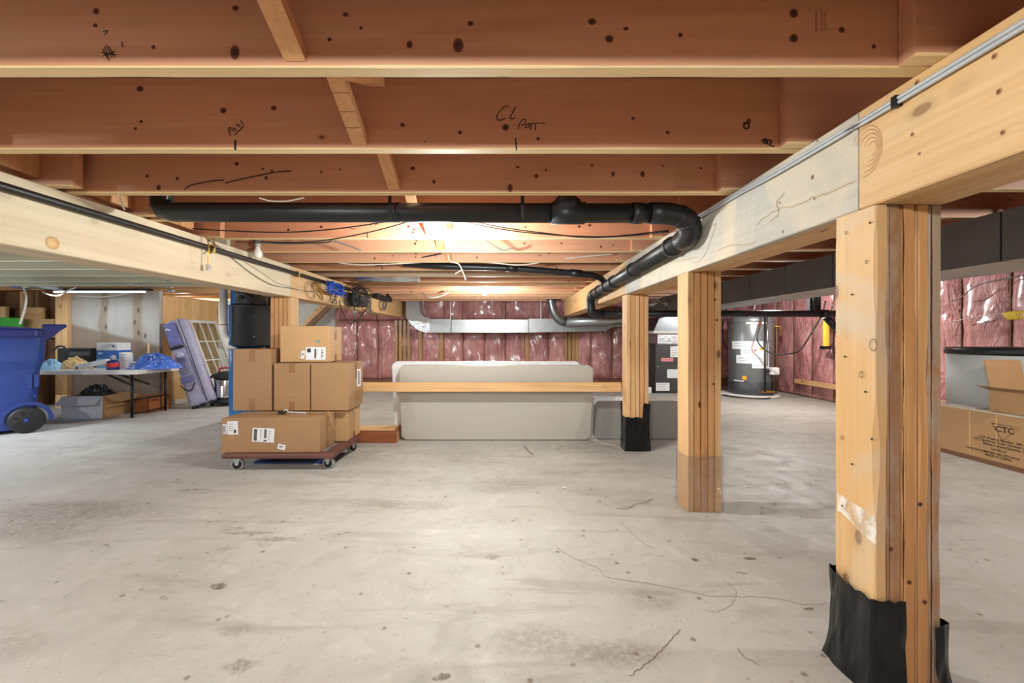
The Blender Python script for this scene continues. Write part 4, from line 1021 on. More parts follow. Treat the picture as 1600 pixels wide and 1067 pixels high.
# hand truck dolly
zd = 0.115
dl = thing('furniture_dolly', (-1.6, 3.1, 0), 'low brown furniture dolly on four swivel casters under the boxes', 'dolly')
MB().rbox(-1.985, -1.205, 2.835, 2.925, 0.082, zd, 0.010, 3).build('deck_rail', M['dolly'], dl)
MB().rbox(-1.985, -1.205, 3.27, 3.36, 0.082, zd, 0.010, 3).build('deck_rail', M['dolly'], dl)
for xa in (-1.975, -1.30): MB().rbox(xa, xa+0.09, 2.93, 3.265, 0.084, zd-0.001, 0.006, 2).build('deck_rail', M['dolly'], dl)
for cx_, cy_, an_ in ((-1.885, 2.865, 8), (-1.262, 2.895, -6), (-1.885, 3.31, 20), (-1.255, 3.305, 60)):
    W = TR(cx_, cy_, 0, an_)
    c = MB(W).lathe([(0.006, -0.014), (0.036, -0.014), (0.041, -0.010), (0.041, 0.010), (0.036, 0.014), (0.006, 0.014)], (0, 0, 0.041), 26, 'y').build('caster', M['tyre_grey'], dl)
    MB(W).lathe([(0.002, -0.0165), (0.030, -0.0165), (0.030, 0.0165), (0.002, 0.0165)], (0, 0, 0.041), 22, 'y').build('wheel_hub', M['black_rub'], c)
    for s_ in (-1, 1): MB(W).prism([(-0.022, 0.081), (0.022, 0.081), (0.008, 0.034), (-0.008, 0.034)], s_*0.020-0.001, s_*0.020+0.001).build('fork', M['steel'], c)
    MB(W).lathe([(0.002, -0.023), (0.007, -0.023), (0.007, 0.023), (0.002, 0.023)], (0, 0, 0.041), 10, 'y').build('axle_bolt', M['chrome'], c)
A = carton('cardboard_box', TR(-2.003, 2.866, zd+0.0005, 1.0), 0.682, 0.262, 0.244, 'long low cardboard box with three labels resting on dolly front', 'card', tape_side='x')
ship_label(A, 0.012, 0.135, 0.028, 0.068, 4); ship_label(A, 0.046, 0.128, 0.073, 0.094, 1, -2); ship_label(A, 0.214, 0.080, 0.152, 0.098, 0, 3); ship_label(A, 0.388, 0.030, 0.054, 0.037, 2, 14)
mbk = MB(wm(A)); ribbon(mbk, [(0.072+0.012*math.cos(a), -0.0012, 0.108+0.012*math.sin(a)) for a in [k*0.5236 for k in range(13)]], 0.004, (0, -1, 0), taper=False); mbk.build('ring_mark', M['card_warm'], A)
B = carton('cardboard_box', TR(-2.093, 3.122, 0.365, 0), 0.292, 0.33, 0.472, 'tall cardboard box standing at the left of the stack', 'card', tape_side='y')
Cx = carton('cardboard_box', TR(-1.782, 3.122, 0.365, 0), 0.275, 0.30, 0.364, 'middle cardboard box between the tall box and labelled box', 'card', tape_side='y')
D = carton('cardboard_box', TR(-1.497, 3.118, 0.366, 0.8), 0.283, 0.33, 0.363, 'square cardboard box with a label on its right side', 'card', tape_side='x')
ship_label(D, 0.2902, 0.10, 0.095, 0.175, 4, side=True, ) if False else None
W = wm(D)
mb = MB(W); mb.box(0.283, 0.2842, 0.19, 0.275, 0.16, 0.30, 0)
for k in range(8): mb.box(0.2843, 0.2847, 0.205+0.005*k, 0.207+0.005*k, 0.175, 0.285, 1)
mb.box(0.2843, 0.2847, 0.255, 0.259, 0.18, 0.27, 1)
mb.build('shipping_label', [M['paper'], M['ink']], D)
E = carton('cardboard_box', TR(-1.757, 3.165, 0.731, 4), 0.366, 0.30, 0.283, 'topmost cardboard box with large white label and blue ring print', 'card_warm', tape_side='x')
ship_label(E, 0.192, 0.020, 0.150, 0.098, 3); ship_label(E, 0.153, 0.030, 0.028, 0.062, 2, 8)
mb = MB(wm(E)); ribbon(mb, [(0.286+0.013*math.cos(a), -0.0012, 0.163+0.010*math.sin(a)) for a in [k*0.5236 for k in range(13)]], 0.007, (0, -1, 0), taper=False); mb.build('blue_print', M['cyan'], E)
Fb = carton('cardboard_box', TR(-1.93, 3.155, zd+0.0005, 2), 0.69, 0.30, 0.244, 'cardboard box at the rear of dolly beneath the square box', 'card_warm', tape_side='x')
# bundle of strap on box A
bk = thing('strap_buckle', (-1.65, 3.02, 0.361), 'small black buckle with a white tie lying on the long box', 'strap')
MB().rbox(-1.70, -1.645, 3.02, 3.05, 0.362, 0.378, 0.006).build('buckle', M['black_rub'], bk)
MB().tube(spline([(-1.66, 3.035, 0.374), (-1.635, 3.03, 0.39), (-1.62, 3.04, 0.372), (-1.50, 3.05, 0.364)], 5), 0.004, 6).build('tie', M['white'], bk)
cable('loose_string', [P(512, 641, 2.95), P(516, 650, 2.97), P(521, 665, 2.98), P(526, 676, 3.02)], 0.0015, M['manila'], 'thin pale string draped over the end of long box', 'string')
sheet = MB().rbox(-1.86, -1.30, 3.0, 3.25, 0.001, 0.012, 0.004)  # thin dark slab standing for the blue shadow under the dolly
tag(sheet.build('blue_shadow', simple('navy_shadow', rgb(34, 56, 110), 0.5)), 'dark blue shadow under the dolly made as a thin sheet', 'sheet')

# low red wooden crate
cw = thing('wooden_crate', (-1.16, 3.75, 0), 'low reddish wooden crate beside the leaning grey table', 'crate')
MB().board((-1.46, 3.585, 0.0), (-0.975, 3.605, 0.105), 0, 0.002).build('front_board', M['cherry'], cw)
MB().board((-1.46, 3.705, 0.0), (-0.975, 3.725, 0.105), 0, 0.002).build('back_board', M['cherry'], cw)
MB().board((-1.46, 3.606, 0.0), (-1.44, 3.704, 0.105), 1, 0.002).build('end_board', M['cherry'], cw)
MB().board((-0.995, 3.606, 0.0), (-0.975, 3.704, 0.105), 1, 0.002).build('end_board', M['pine_y'], cw)
MB().board((-1.47, 3.578, 0.106), (-0.985, 3.735, 0.124), 0, 0.003, 0.002).build('lid', M['pine_x'], cw)
MB().board((-0.984, 3.60, 0.106), (-0.965, 3.725, 0.130), 1, 0.003).build('corner_strip', M['cherry'], cw)

# rail joining the posts and tables leaning on it
tag(MB().board((-1.868, 3.545-0.075, 0.462), (BR+0.010, 3.545-0.035, 0.541), 0, 0.004, 0.002).build('rail_board', M['pine_x']), 'pale horizontal board nailed between left and right posts', 'board')
def rrect(w, h, r, n=7):
    out = []
    for cx_, cz_, a0 in ((w/2-r, h-r, 0), (-w/2+r, h-r, 90), (-w/2+r, r, 180), (w/2-r, r, 270)):
        for k in range(n+1):
            a = R(a0+90*k/n); out.append((cx_+r*math.cos(a), cz_+r*math.sin(a)))
    return out
def folding_table(cx_, yb, w, h, lean, label, mat='table_grey', rz=0.0, legs=True, th=0.04, r=0.055):
    L = Matrix.Translation((cx_, yb, 0.002)) @ Matrix.Rotation(R(rz), 4, 'Z') @ Matrix.Rotation(R(lean), 4, 'X')
    t = bpy.data.objects.new('folding_table', None); COL.objects.link(t); t.location = L.to_translation(); t.rotation_euler = L.to_euler(); tag(t, label, 'table')
    W = wm(t)
    p = rrect(w, h, r); pin = [(x*(w-0.016)/w, 0.008+(z)*(h-0.016)/h) for x, z in p]
    MB(W).loft([[(x, 0, z) for x, z in pin], [(x, 0.008, z) for x, z in p], [(x, th, z) for x, z in p]]).build('tabletop', M[mat], t)
    MB(W).loft([[(x, th+0.0005, z) for x, z in pin], [(x, th+0.006, z) for x, z in pin]]).build('underside_frame', M['white'], t)
    if legs:
        for s_ in (-1, 1):
            lx = s_*(w/2-0.12)
            MB(W).tube([(lx, th+0.022, 0.08), (lx, th+0.022, h-0.08), (lx-s_*0.55, th+0.024, h-0.10), (lx-s_*0.55, th+0.024, 0.10)], 0.012, 8).build('leg', M['pvc_grey'], t)
    return t
folding_table(-0.10, 3.665, 1.70, 0.685, 9.5, 'large light grey folding table standing on edge against the rail')
folding_table(-0.19, 3.775, 1.70, 0.71, 9.0, 'second white edged folding table hidden behind the large one', 'white')
folding_table(1.175, 3.70, 0.80, 0.345, 3.0, 'low darker grey bench top standing on edge behind third post', 'bench_grey', legs=False, r=0.06)
vt = thing('ribbed_panel', (0.97, 3.92, 0), 'white ribbed plastic panel standing behind the dark bench top', 'panel')
MB().box(0.80, 1.10, 3.90, 3.915, 0.0, 0.36).build('panel_board', M['white'], vt)
for i in range(9): MB().box(0.825+0.03*i, 0.840+0.03*i, 3.885, 3.899, 0.285, 0.35).build('rib', M['white'], vt)
MB().box(0.79, 1.12, 3.880, 3.899, 0.262, 0.276).build('ledge', M['bag'], vt)

# ------------------------------------------------------------------ long box and open box at right
lbx = thing('long_carton', (3.60, 3.0, 0), 'long cardboard carton printed CTC on the floor at right', 'box')
LY0, LY1, LX0, LX1, LZ = 2.22, 3.78, 3.50, 3.69, 0.387
MB().rbox(LX0, LX1, LY0, LY1, 0, LZ, 0.006).build('carton_body', M['card_warm'], lbx)
MB().box(LX0-0.0005, LX1-0.004, LY0+0.002, LY1-0.002, LZ-0.012, LZ+0.0008).build('packing_tape', simple('clear_tape_strip', rgb(214, 198, 176), 0.2, coat=0.5), lbx)
MB().box(LX0-0.001, LX0-0.0002, LY0+0.004, LY1-0.004, 0.0, 0.035).build('bottom_edge', cardboard('dark_cardboard', rgb(130, 92, 66)), lbx)  # darker cardboard strip along the carton's foot
for yy in (3.10, 2.93): MB().box(LX0-0.0009, LX0-0.0001, yy, yy+0.006, 0.05, LZ-0.02).build('crease', M['manila'], lbx)
# printing on the side that faces the room
def on_side(cy_, cz_): # text plane facing -X, reading direction toward the viewer (-Y)
    return Matrix.Translation((LX0-0.0012, cy_, cz_)) @ Matrix(((0, 0, -1, 0), (-1, 0, 0, 0), (0, 1, 0, 0), (0, 0, 0, 1)))
tri = [PX(a, b, LX0-0.0012) for a, b in ((1549.5, 661), (1593.5, 669), (1566, 688.5), (1549.5, 661))]
mb = MB(); ribbon(mb, tri, 0.004, (-1, 0, 0), taper=False); mb.build('printed_triangle', M['ink_brown'], lbx)
def tat(s_, px, py, size): 
    c = PX(px, py, LX0); text(s_, size, on_side(c.y, c.z), M['ink_brown'], lbx)
tat('CTC', 1570, 672.3, 0.056)
tat('CTC Product Number: 188-1740', 1569, 689.5, 0.0225)
tat('CTC Spectrum Order Number: 8801', 1564, 693.2, 0.0225)
tat('Master Carton/Quantity: 1 PC', 1572, 700.0, 0.0225)
tat('LAVELLO', 1561, 704.2, 0.022)
tat('CARTON DIMENSIONS: 57X12X16', 1549.5, 707.6, 0.0215)
tat('MADE IN CHINA', 1559.5, 714.6, 0.0215)

def open_box(M4, sx, sy, sz, label, mat, flaps, name='open_box', th=0.005):
    t = bpy.data.objects.new(name, None); COL.objects.link(t); t.location = M4.to_translation(); t.rotation_euler = M4.to_euler(); tag(t, label, 'box')
    W = wm(t); mb = MB(W)
    mb.box(0, sx, 0, th, 0, sz, 0); mb.cur = 1; mb.box(0, sx, sy-th, sy, 0, sz); mb.box(0, th, th, sy-th, 0, sz); mb.box(sx-th, sx, th, sy-th, 0, sz); mb.box(th, sx-th, th, sy-th, 0, th)
    mb.build('carton_body', [M[mat], M['card_warm']], t)
    for side, ang, L, m in flaps:
        a = R(ang)                     # angle above horizontal, outwards
        dz, do = math.sin(a)*L, math.cos(a)*L
        mb = MB(W)
        if side == 'front': mb.prismx([(0.001, sz-0.001), (-do, sz+dz), (-do+0.004, sz+dz+0.004), (0.005, sz+0.003)], 0.004, sx-0.004)
        if side == 'back': mb.prismx([(sy-0.001, sz-0.001), (sy+do, sz+dz), (sy+do-0.004, sz+dz+0.004), (sy-0.005, sz+0.003)], 0.004, sx-0.004)
        if side == 'left': mb.prism([(0.001, sz-0.001), (-do, sz+dz), (-do+0.004, sz+dz+0.004), (0.005, sz+0.003)], 0.004, sy-0.004)
        if side == 'right': mb.prism([(sx-0.001, sz-0.001), (sx+do, sz+dz), (sx+do-0.004, sz+dz+0.004), (sx-0.005, sz+0.003)], 0.004, sy-0.004)
        mb.build('flap', M[m or mat], t)
    return t
open_box(TR(3.52, 2.62, LZ+0.003, -1), 0.27, 0.38, 0.15, 'open cardboard box with raised flaps on top of long carton', 'card', [('left', 18, 0.10, 'card'), ('back', 80, 0.22, 'card_warm'), ('front', 30, 0.12, 'card'), ('right', 84, 0.12, 'card_warm')])
tag(MB().rbox(3.52, 3.66, 3.08, 3.26, LZ+0.001, LZ+0.008, 0.003).build('paper_sheet', M['paper']), 'folded white paper lying on the long carton', 'paper')

# ------------------------------------------------------------------ blue wheeled bin
U = Vector((0.65, 0.76, 0)); Dd = Vector((-0.76, 0.65, 0))
org = P(42, 656, 3.97); org.z = 0
Mb = Matrix(((U.x, Dd.x, 0, org.x), (U.y, Dd.y, 0, org.y), (0, 0, 1, 0), (0, 0, 0, 1)))   # x along the bin to its handle, y away from the viewer
bn = bpy.data.objects.new('wheeled_bin', None); COL.objects.link(bn); bn.location = Mb.to_translation(); bn.rotation_euler = Mb.to_euler()
tag(bn, 'large blue wheeled recycling bin with black wheel at left edge', 'bin'); W = wm(bn)
def brr(x0, x1, y0, y1, r, z, n=5):
    out = []
    for cx_, cy_, a0 in ((x1-r, y1-r, 0), (x0+r, y1-r, 90), (x0+r, y0+r, 180), (x1-r, y0+r, 270)):
        for k in range(n+1):
            a = R(a0+90*k/n); out.append((cx_+r*math.cos(a), cy_+r*math.sin(a), z))
    return out
mb = MB(W)
mb.loft([brr(-0.52, 0.045, 0.03, 0.52, 0.05, 0.035), brr(-0.53, 0.055, 0.025, 0.525, 0.05, 0.06), brr(-0.565, 0.085, 0.0, 0.55, 0.05, 0.60),
         brr(-0.567, 0.087, -0.001, 0.551, 0.05, 0.61), brr(-0.60, 0.115, -0.03, 0.58, 0.06, 0.70), brr(-0.62, 0.125, -0.035, 0.585, 0.06, 0.93)], smooth=False)
mb.build('bin_body', M['bin_blue'], bn)
MB(W).loft([brr(-0.645, 0.10, -0.055, 0.605, 0.06, 0.925), brr(-0.655, 0.11, -0.065, 0.615, 0.06, 0.935), brr(-0.655, 0.11, -0.065, 0.615, 0.06, 0.99), brr(-0.63, 0.09, -0.045, 0.59, 0.06, 1.01), brr(-0.45, -0.1, 0.05, 0.5, 0.05, 1.03)]).build('lid', M['bin_lid'], bn)
hd = MB(W).prism([(0.08, 0.99), (0.12, 1.045), (0.255, 1.045), (0.265, 1.03), (0.215, 0.985), (0.18, 0.94), (0.14, 0.90), (0.10, 0.90)], -0.02, 0.0).build('handle_bracket', M['bin_lid'], bn)
MB(W).prism([(0.08, 0.99), (0.12, 1.045), (0.255, 1.045), (0.265, 1.03), (0.215, 0.985), (0.18, 0.94), (0.14, 0.90), (0.10, 0.90)], 0.53, 0.55).build('handle_bracket', M['bin_lid'], bn)
MB(W).rbox(0.10, 0.262, -0.02, 0.55, 1.035, 1.055, 0.008).build('handle', M['bin_lid'], bn)
MB(W).tube([(0.245, 0.0, 1.035), (0.245, 0.53, 1.035)], 0.016, 12).build('grip', M['bin_lid'], bn)
for (a, b, c, d) in ((0.02, 0.055, 0.42, 0.56), (0.065, 0.10, 0.44, 0.56), (0.01, 0.04, 0.34, 0.36), (0.06, 0.085, 0.34, 0.36)):
    MB(W).rbox(a-0.02, b-0.02, -0.014, 0.010, c, d, 0.004).build('moulded_rib', M['bag'] if False else M['bin_blue'], bn)
# wheel arch + wheel
arch = []
for k in range(13):
    a = R(-8+k*196/12); arch.append((0.175*math.cos(a)-0.0, 0.125+0.175*math.sin(a)))
inner_ = [(0.142*math.cos(R(-8+k*196/12)), 0.125+0.142*math.sin(R(-8+k*196/12))) for k in range(12, -1, -1)]
MB(W).prism(arch+inner_, -0.012, 0.05).build('wheel_arch', M['bin_blue'], bn)
wl = MB(W).lathe([(0.02, -0.055), (0.085, -0.055), (0.10, -0.048), (0.110, -0.050), (0.122, -0.040), (0.125, -0.015), (0.118, 0.0), (0.02, 0.0)], (0, 0, 0.125), 40, 'y').build('wheel', M['wheel_black'], bn)
for k in range(8):
    a = R(22+45*k); mb = MB(W)
    q = [(math.cos(a+s_*0.17)*rr, 0.125+math.sin(a+s_*0.17)*rr) for rr, s_ in ((0.045, -1), (0.088, -1), (0.088, 1), (0.045, 1))]
    mb.prism(q, -0.0565, -0.0545); mb.build('spoke_pocket', M['black_rub'], wl)
MB(W).lathe([(0.001, -0.062), (0.016, -0.060), (0.02, -0.055)], (0, 0, 0.125), 16, 'y').build('hub', M['bin_blue'], wl)
# green crate behind the bin
gc = MB(); c = P(6, 506, 5.2); gc.loft([brr(c.x-0.18, c.x+0.08, 5.05, 5.3, 0.02, 0.70), brr(c.x-0.22, c.x+0.12, 5.02, 5.33, 0.02, 1.17)])
tag(gc.build('green_tub', M['green']), 'green plastic tub just showing behind the blue bin', 'tub')
sb = MB().box(c.x-0.3, c.x+0.25, 4.98, 5.36, 0.0, 0.70); tag(sb.build('storage_crate', M['dark_stud']), 'dark crate behind blue bin carrying the green tub', 'crate')
cable('white_cable', [P(37, 448, 5.1), P(41, 465, 5.1), P(38, 485, 5.1), P(31, 507, 5.1)], 0.012, M['cable_white'], 'thick white cable dropping behind the blue bin')

# ------------------------------------------------------------------ left worktable and things on it
TT = 0.549
wt = thing('work_table', (-5.1, 4.9, 0), 'long folding worktable with pale top and black steel legs', 'table')
poly = [(-6.1, 4.60), (-4.27, 4.60), (-4.22, 4.615), (-4.185, 4.65), (-4.17, 4.70), (-4.17, 5.17), (-4.185, 5.22), (-4.23, 5.25), (-4.28, 5.26), (-6.1, 5.26)]
MB().loft([[(x, y, TT-0.045) for x, y in poly], [(x, y, TT-0.004) for x, y in poly], [(x*0.999-0.004, y, TT) for x, y in poly]]).build('tabletop', M['plate_white'], wt)
for lx in (-4.31, -6.0):
    for ly in (4.70, 5.16):
        MB().tube([(lx, ly, 0.0), (lx, ly, TT-0.046)], 0.014, 10).build('leg', M['black_metal'], wt)
    MB().tube([(lx, 4.70, 0.20), (lx, 5.16, 0.20)], 0.011, 8).build('stretcher', M['black_metal'], wt)
    MB().tube([(lx, 4.70, 0.04), (lx, 5.16, 0.04)], 0.009, 8).build('stretcher', M['black_metal'], wt)
MB().tube([(-4.31, 4.93, 0.36), (-4.75, 4.93, TT-0.05)], 0.012, 8).build('brace', M['black_metal'], wt)
MB().tube([(-4.31, 4.72, 0.36), (-4.62, 4.72, TT-0.05)], 0.012, 8).build('brace', M['black_metal'], wt)
# blue & white carton stack
xb, yb_ = P(157, 528, 5.0).x, 4.95
t = thing('supply_box', (xb+.1, yb_+.1, TT), 'blue and white printed box at the centre of the worktable', 'box')
MB().rbox(xb, xb+0.25, yb_, yb_+0.18, TT+0.115, TT+0.215, 0.003).build('blue_part', M['mid_blue'], t)
MB().rbox(xb, xb+0.25, yb_, yb_+0.18, TT+0.216, TT+0.305, 0.003).build('white_part', M['white'], t)
MB().lathe([(0.0003, 0), (0.012, 0), (0.012, 0.002), (0.0003, 0.002)], (xb+0.205, yb_-0.002, TT+0.265), 12, 'y').build('round_mark', M['black_rub'], t)
MB().box(xb+0.02, xb+0.075, yb_-0.002, yb_-0.0002, TT+0.165, TT+0.195).build('printed_patch', M['light_blue'], t)
tag(MB().rbox(xb+0.02, xb+0.26, yb_-0.02, yb_+0.19, TT+0.001, TT+0.114, 0.003).build('supply_box', M['light_blue']), 'pale blue carton supporting the blue and white box', 'box')
t = thing('tape_roll', (xb+.39, 4.93, TT), 'white cylinder of rolls standing on a small white box', 'roll')
MB().lathe([(0.001, 0), (0.058, 0), (0.058, 0.115), (0.02, 0.118), (0.001, 0.118)], (xb+0.375, 4.93, TT+0.077), 24).build('roll_body', M['white'], t)
for k in range(5): MB().lathe([(0.0585, 0), (0.0592, 0.002), (0.0585, 0.004)], (xb+0.375, 4.93, TT+0.092+k*0.02), 24).build('groove', M['pvc_grey'], t)
tag(MB().rbox(xb+0.275, xb+0.475, 4.86, 5.0, TT+0.001, TT+0.076, 0.003).build('small_carton', M['white']), 'small white carton under the white roll', 'box')
tag(MB().rbox(xb+0.262, xb+0.31, 5.04, 5.10, TT+0.001, TT+0.175, 0.003).build('small_carton', M['light_blue']), 'narrow pale blue carton just behind the white roll', 'box')
jx = P(178, 570, 4.75).x
t = thing('storage_jar', (jx, 4.74, TT), 'dark jar with red and white label at table front', 'jar')
MB().lathe([(0.001, 0), (0.055, 0), (0.058, 0.01), (0.058, 0.085), (0.045, 0.105), (0.02, 0.115), (0.001, 0.115)], (jx, 4.74, TT), 24).build('jar_body', M['tank_blue'] if False else M['bin_lid'], t)
MB().lathe([(0.059, 0.03), (0.0595, 0.035), (0.0595, 0.075), (0.059, 0.08)], (jx, 4.74, TT), 24).build('label', M['red'], t)
MB().lathe([(0.018, 0.113), (0.026, 0.116), (0.026, 0.15), (0.012, 0.165), (0.001, 0.167)], (jx, 4.74, TT), 16).build('cap', M['pvc_grey'], t)
# tarp heap
def heap(cx_, cy_, rx, ry, h, z0, seed, amp=0.35, nu=96, nv=30):
    mb = MB(); rings = []
    for j in range(nv+1):
        q = j/nv; ring = []
        for i in range(nu):
            a = 2*math.pi*i/nu; rr = 1-q
            n1 = noise.noise(Vector((math.cos(a)*1.6+seed, math.sin(a)*1.6, q*2.2)))
            n2 = abs(noise.noise(Vector((math.cos(a)*4+seed, math.sin(a)*4, q*5))))
            k = 1+amp*n1-0.2*n2
            n3 = abs(noise.noise(Vector((math.cos(a)*rr*9+seed, math.sin(a)*rr*9, q*3))))
            zz = h*(1-rr**2.2)*(1+0.35*n1-0.35*n2+0.55*(0.3-n3))
            ring.append((cx_+math.cos(a)*rx*rr*k, cy_+math.sin(a)*ry*rr*k, z0+max(0.002, zz)))
        rings.append(ring)
    mb.loft(rings, smooth=True); return mb
tag(heap(P(238, 575, 4.9).x, 4.92, 0.36, 0.19, 0.15, TT, 3, 0.3).build('blue_tarp', M['tarp']), 'crumpled shiny blue tarp heaped on right end of worktable', 'tarp')
tag(heap(P(114, 575, 4.85).x, 4.87, 0.20, 0.12, 0.12, TT, 9, 0.2).build('paper_heap', M['manila']), 'heap of manila envelopes and papers beside the blue bin', 'papers')
tag(heap(P(82, 575, 4.75).x, 4.74, 0.10, 0.10, 0.11, TT, 19, 0.2).build('plastic_bag', M['light_blue']), 'pale blue crumpled plastic bag at the left of worktable', 'bag')
psx = P(112, 580, 4.66)
t = thing('power_strip', (psx.x, 4.68, TT), 'white power strip lying tilted at the table front edge', 'power strip', rz=R(12))
W = wm(t)
tl = W @ Matrix.Rotation(R(-12), 4, 'Y')
MB(tl).rbox(0, 0.34, 0, 0.055, 0.0, 0.055, 0.010).build('strip_body', M['white'], t)
MB(tl).lathe([(0.0003, 0), (0.012, 0), (0.012, 0.002), (0.0003, 0.002)], (0.035, -0.0025, 0.017), 14, 'y').build('socket', M['black_rub'], t)
t = thing('black_case', (-5.3, 5.08, TT), 'flat black case at the back of the worktable', 'case')
MB().rbox(P(100, 540, 5.1).x, P(152, 540, 5.1).x, 5.02, 5.24, TT+0.001, TT+0.24, 0.01).build('case_body', M['black_rub'], t)
MB().rbox(P(108, 540, 5.0).x, P(140, 540, 5.0).x, 5.00, 5.018, TT+0.15, TT+0.20, 0.004).build('grey_panel', M['heater_dark'], t)
cable('black_lead', [P(82, 548, 4.85), P(92, 541, 4.85), P(101, 543, 4.85), P(106, 556, 4.85), P(104, 566, 4.85)], 0.012, M['cable_black'], 'thick black lead curled on worktable next to the bin')
cable('wooden_stick', [P(232, 536, 5.16), P(232, 573, 5.16)], 0.009, M['yellow'] if False else M['manila'], 'short pale stick standing upright behind the blue tarp', 'stick')
# open cartons under the table
ob = open_box(Matrix.Translation((P(115, 657, 4.75).x, 4.62, 0.001)) @ Matrix.Rotation(R(6), 4, 'Z'), 0.42, 0.40, 0.25, 'open white-faced box full of clutter under the worktable', 'card_white', [('front', -42, 0.13, 'card_white'), ('left', -50, 0.10, 'card'), ('right', -25, 0.16, 'card_warm')])
tag(heap(P(155, 600, 4.85).x, 4.84, 0.17, 0.16, 0.14, 0.20, 31).build('clutter_bag', M['tank_black']), 'dark plastic bag bulging out of the open white box', 'bag')
open_box(Matrix.Translation((P(172, 655, 4.72).x, 4.72, 0.001)) @ Matrix.Rotation(R(14), 4, 'Z'), 0.30, 0.34, 0.22, 'open tan cardboard box beside the white-faced box', 'card_warm', [('front', -35, 0.10, 'card_warm'), ('right', -30, 0.14, 'card_warm')]) if False else None
tag(MB().rbox(-4.54, -4.36, 4.98, 5.30, 0.0, 0.20, 0.005).build('brown_carton', M['cherry']), 'low brown carton behind the right table legs', 'box')
tag(MB().rbox(-5.15, -4.70, 4.56, 4.60, 0.001, 0.006, 0.002).build('paper_sheet', M['light_blue']), 'flat pale sheet on the floor under the worktable', 'paper')

# ------------------------------------------------------------------ padded long bag leaning on the wall
B0 = Vector((-3.99, 5.40, 0.045)); B1 = Vector((-4.42, 5.47, 1.14))
ax = (B1-B0).normalized(); side_ = Vector((0.93, 0.36, 0)); side_ = (side_-ax*side_.dot(ax)).normalized(); nr = ax.cross(side_)
Lb = (B1-B0).length
Wb = Matrix(((side_.x, nr.x, ax.x, B0.x), (side_.y, nr.y, ax.y, B0.y), (side_.z, nr.z, ax.z, B0.z), (0, 0, 0, 1)))
bg_ = bpy.data.objects.new('padded_bag', None); COL.objects.link(bg_); bg_.location = Wb.to_translation(); bg_.rotation_euler = Wb.to_euler()
tag(bg_, 'long lavender grey wheeled equipment bag leaning in the corner', 'bag'); W = wm(bg_)
fy = -1 if (W.to_3x3() @ Vector((0, 1, 0))).y > 0 else 1      # sign of the side that faces the viewer
def sec(z, w, d, ox=0):
    rg = brr(-w/2+ox, w/2+ox, -d/2, d/2, min(w, d)*0.22, z, 4)
    return [(x+0.006*noise.noise(Vector((x*14, y*14, z*9))), y+0.006*noise.noise(Vector((y*14, z*9, x*9))), z) for x, y, z in rg]
secs = [sec(0.0, 0.25, 0.16), sec(0.02, 0.285, 0.20)]+[sec(0.02+(Lb-0.08)*k/16, 0.285-0.0015*k+0.006*math.sin(k), 0.205-0.002*k) for k in range(1, 17)]+[sec(Lb-0.03, 0.24, 0.16), sec(Lb, 0.18, 0.11)]
MB(W).loft(secs, smooth=True).build('bag_body', M['bag'], bg_)
ff = 0.104*fy
def face_panel(x0, x1, z0, z1, off, mat, name):
    a, b = sorted((ff*1.0, ff*(1+off))); MB(W).rbox(x0, x1, a, b, z0, z1, 0.006).build(name, mat, bg_)
sgn = 1
face_panel(-0.128, 0.0, Lb*0.70, Lb*0.965, .12, M['bag_dark'], 'top_pocket')
face_panel(-0.135, 0.01, Lb*0.66, Lb*0.69, .22, M['black_rub'], 'webbing')
face_panel(-0.14, -0.01, Lb*0.36, Lb*0.62, .10, M['bag_clear'], 'clear_pocket')
face_panel(-0.140, 0.01, Lb*0.27, Lb*0.34, .16, M['bag_dark'], 'lower_pocket')
mb = MB(W); mb.tube(spline([(0.045, ff*1.03, Lb*0.99), (0.05, ff*1.03, Lb*0.8), (0.055, ff*1.03, Lb*0.5), (0.06, ff*1.03, 0.02)], 6), 0.005, 6); mb.build('zip', M['black_rub'], bg_)
mb = MB(W); mb.tube(spline([(-0.15, ff*1.05, Lb*0.26), (-0.12, ff*1.25, Lb*0.20), (-0.06, ff*1.3, Lb*0.17), (0.0, ff*1.1, Lb*0.25)], 6), 0.007, 6); mb.build('carry_handle', M['black_rub'], bg_)
mb = MB(W); ribbon(mb, [(-0.10+0.03*math.cos(a), ff*1.15, Lb*0.86+0.05*math.sin(a)) for a in [R(20+k*16) for k in range(8)]], 0.012, (0, fy, 0)); mb.build('crescent_emblem', M['white'], bg_)
for a in (-0.10, 0.0, 0.10): MB(W).lathe([(0.002, -0.02), (0.022, -0.02), (0.022, 0.02), (0.002, 0.02)], (a, ff*0.8, -0.018), 16, 'x').build('wheel', M['black_rub'], bg_)

# ------------------------------------------------------------------ white window sash leaning on the panel wall
S0 = Vector((-4.14, 5.86, 0.005)); upv = (Vector((-4.575, 5.86, 1.17))-S0); Ls = upv.length; upv.normalize()
rv = Vector((0, 1, 0)); nv_ = upv.cross(rv)
Wm = Matrix(((rv.x, nv_.x, upv.x, S0.x), (rv.y, nv_.y, upv.y, S0.y), (rv.z, nv_.z, upv.z, S0.z), (0, 0, 0, 1)))
sh = bpy.data.objects.new('window_sash', None); COL.objects.link(sh); sh.location = Wm.to_translation(); sh.rotation_euler = Wm.to_euler()
tag(sh, 'white multi-pane window sash leaning against the knotty wall', 'sash'); W = wm(sh)
sw, slw = 0.56, 0.045
mb = MB(W)
mb.box(0, slw, -0.012, 0.012, 0, Ls); mb.box(sw-slw, sw, -0.012, 0.012, 0, Ls); mb.box(slw, sw-slw, -0.012, 0.012, 0, slw); mb.box(slw, sw-slw, -0.012, 0.012, Ls-slw, Ls)
mb.build('sash_frame', M['white'], sh)
mb = MB(W)
